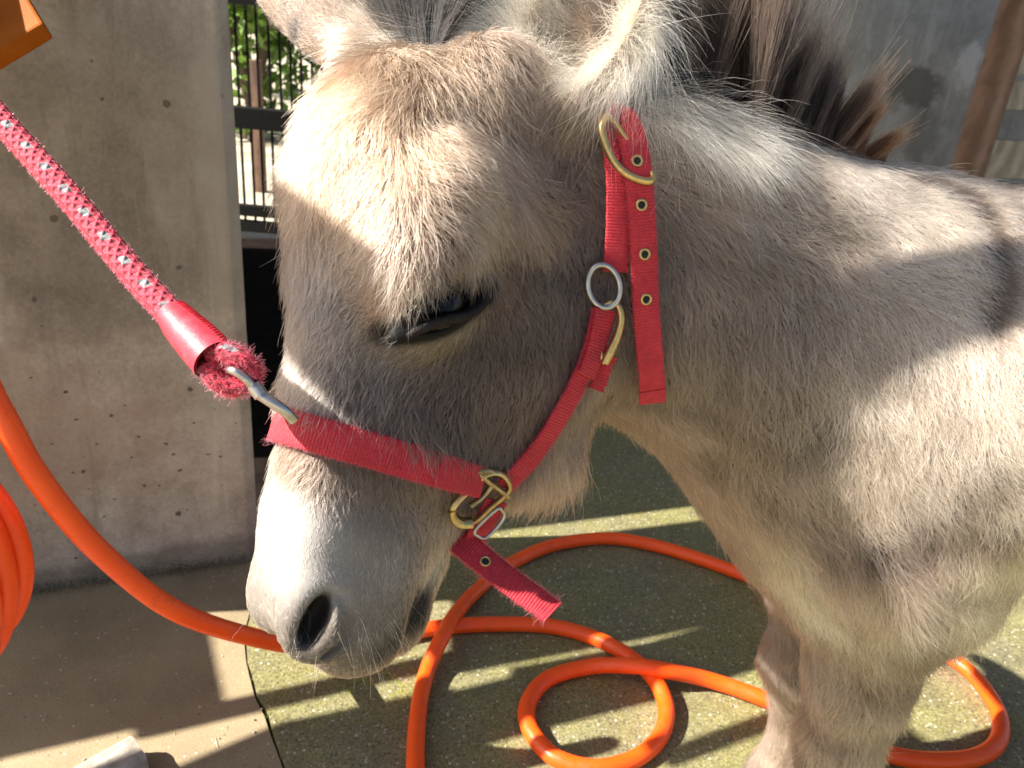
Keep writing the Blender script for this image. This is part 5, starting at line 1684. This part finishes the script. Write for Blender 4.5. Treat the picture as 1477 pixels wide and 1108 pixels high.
# unseen boards added so that their shadows cross nose, shoulder and neck
def shadow_board(q, dist, ext0, ext1, name, label):
    """a plank whose shadow falls between the upper edge q[0]-q[1] and the lower edge q[2]-q[3]"""
    P = np.array([hit(*p)[0] for p in q]) - S_ * dist
    sp = lambda v: v - S_ * (v @ S_)
    u, l = sp(P[1] - P[0]), sp(P[3] - P[2])
    # all four corners in one plane across the sunlight
    c = P.mean(0); P = np.array([c + sp(p - c) for p in P])
    A = [P[0] - nrm(u) * ext0, P[1] + nrm(u) * ext1, P[3] + nrm(l) * ext1, P[2] - nrm(l) * ext0]
    B = [p - S_ * .025 for p in A]
    g = Geo(); g.poly(A); g.poly(B[::-1])
    for k in range(4): g.poly([A[k], B[k], B[(k + 1) % 4], A[(k + 1) % 4]])
    o = g.build(name, M_POST, smooth=False); tag(o, label, 'board')
shadow_board([(412, 300), (520, 345), (414, 515), (495, 598)], 1.0, .30, .02, 'shade_board', 'upper brown board added out of view to shade the nose')
shadow_board([(1225, 393), (1470, 347), (1255, 600), (1462, 478)], 1.0, .0, .35, 'shade_board', 'lower brown board added out of view to shade the shoulder')
def shadow_poly(q, dist, name, label):
    P = np.array([hit(*p)[0] for p in q]) - S_ * dist
    c = P.mean(0); A = [c + (p - c) - S_ * ((p - c) @ S_) for p in P]; B = [p - S_ * .025 for p in A]
    g = Geo(); g.poly(A); g.poly(B[::-1]); n = len(A)
    for k in range(n): g.poly([A[k], B[k], B[(k + 1) % n], A[(k + 1) % n]])
    o = g.build(name, M_POST, smooth=False); tag(o, label, 'board')
shadow_poly([(945, 268), (1020, 306), (1110, 350), (1215, 396), (1262, 560), (1222, 640), (1212, 690), (1235, 760), (1130, 640), (1010, 480)], 1.05, 'shade_board', 'broad brown board added out of view to shade the neck')

# ------------------------------------------------------------------ grit, straw and moss
M_GRIT = plain('grit', (.30, .27, .21), .85, 0, .6, 90)
g = Geo()
for k in range(420):
    px, py = rng.uniform(0, 1477), rng.uniform(700, 1108)
    c = on_ground(px, py); s = rng.uniform(.0010, .0026) * (1.6 if rng.random() < .06 else 1)
    a = nrm(rng.normal(size=3)); b = nrm(np.cross(a, rng.normal(size=3))); d = np.cross(a, b)
    v = [c + np.array([0, 0, s * .4]) + x * s * rng.uniform(.6, 1.2) for x in (a, b, -a, -b, d, -d)]
    for f_ in ((0, 1, 4), (1, 2, 4), (2, 3, 4), (3, 0, 4), (1, 0, 5), (2, 1, 5), (3, 2, 5), (0, 3, 5)): g.poly([v[i] for i in f_])
grit = g.build('grit', M_GRIT, smooth=False); tag(grit, 'loose grit scattered over the concrete floor', kind='stuff')
n = 46
c = np.array([on_ground(rng.uniform(100, 1477), rng.uniform(820, 1108), .0012) for _ in range(n)])
a = rng.uniform(0, 6.28, n); L_ = rng.uniform(.006, .030, n)
t = np.linspace(-.5, .5, 6)[None, :, None]
bend = rng.normal(size=n) * .12
sp = c[:, None] + np.stack([np.cos(a), np.sin(a), 0 * a], 1)[:, None] * L_[:, None, None] * t + np.stack([-np.sin(a), np.cos(a), 0 * a], 1)[:, None] * (bend * L_)[:, None, None] * (t * t * 4)
straw = hair_object('straw', sp, np.full((n, 6), .00045), np.array([.50, .38, .20]) * np.exp(.3 * rng.normal(size=n))[:, None], M_FUR, None)
tag(straw, 'short bits of straw and hair lying on the floor', kind='stuff')
# moss: along the foot of the wall, in the joint and in a patch below the muzzle
mp_, mt_ = [], []
for k in range(5200):
    u = rng.random()
    p = wA - WD * (.02 + u * .72) + WN * abs(rng.normal()) * .010 + np.array([0, 0, abs(rng.normal()) * .010]); mp_.append(p); mt_.append((.020, .022, .010))
for k in range(1500):
    j = rng.integers(20, 70); q = JP[j] + rng.normal(size=2) * .0022; mp_.append(np.array([q[0], q[1], -.003])); mt_.append((.06, .08, .012))
for k in range(5200):
    q = on_ground(rng.normal(545, 70), rng.normal(975, 22)); cl = smooth_noise(q[None], 160, 21)[0]
    if cl > .25: mp_.append(q); mt_.append((.16, .20, .02))
mp_ = np.array(mp_); mt_ = np.array(mt_); n = len(mp_)
d = nrm(np.array([0, 0, 1.0]) + rng.normal(size=(n, 3)) * .6); L_ = rng.uniform(.0015, .0042, n)
t = np.linspace(0, 1, 4)[None, :, None]
moss = hair_object('moss', mp_[:, None] + d[:, None] * L_[:, None, None] * t, np.full((n, 4), .00035) * np.linspace(1, .5, 4)[None], mt_ * np.exp(.4 * rng.normal(size=n))[:, None], M_FUR, None)
tag(moss, 'green moss along the wall foot, the slab joint and below the muzzle', kind='stuff')
lap('done')
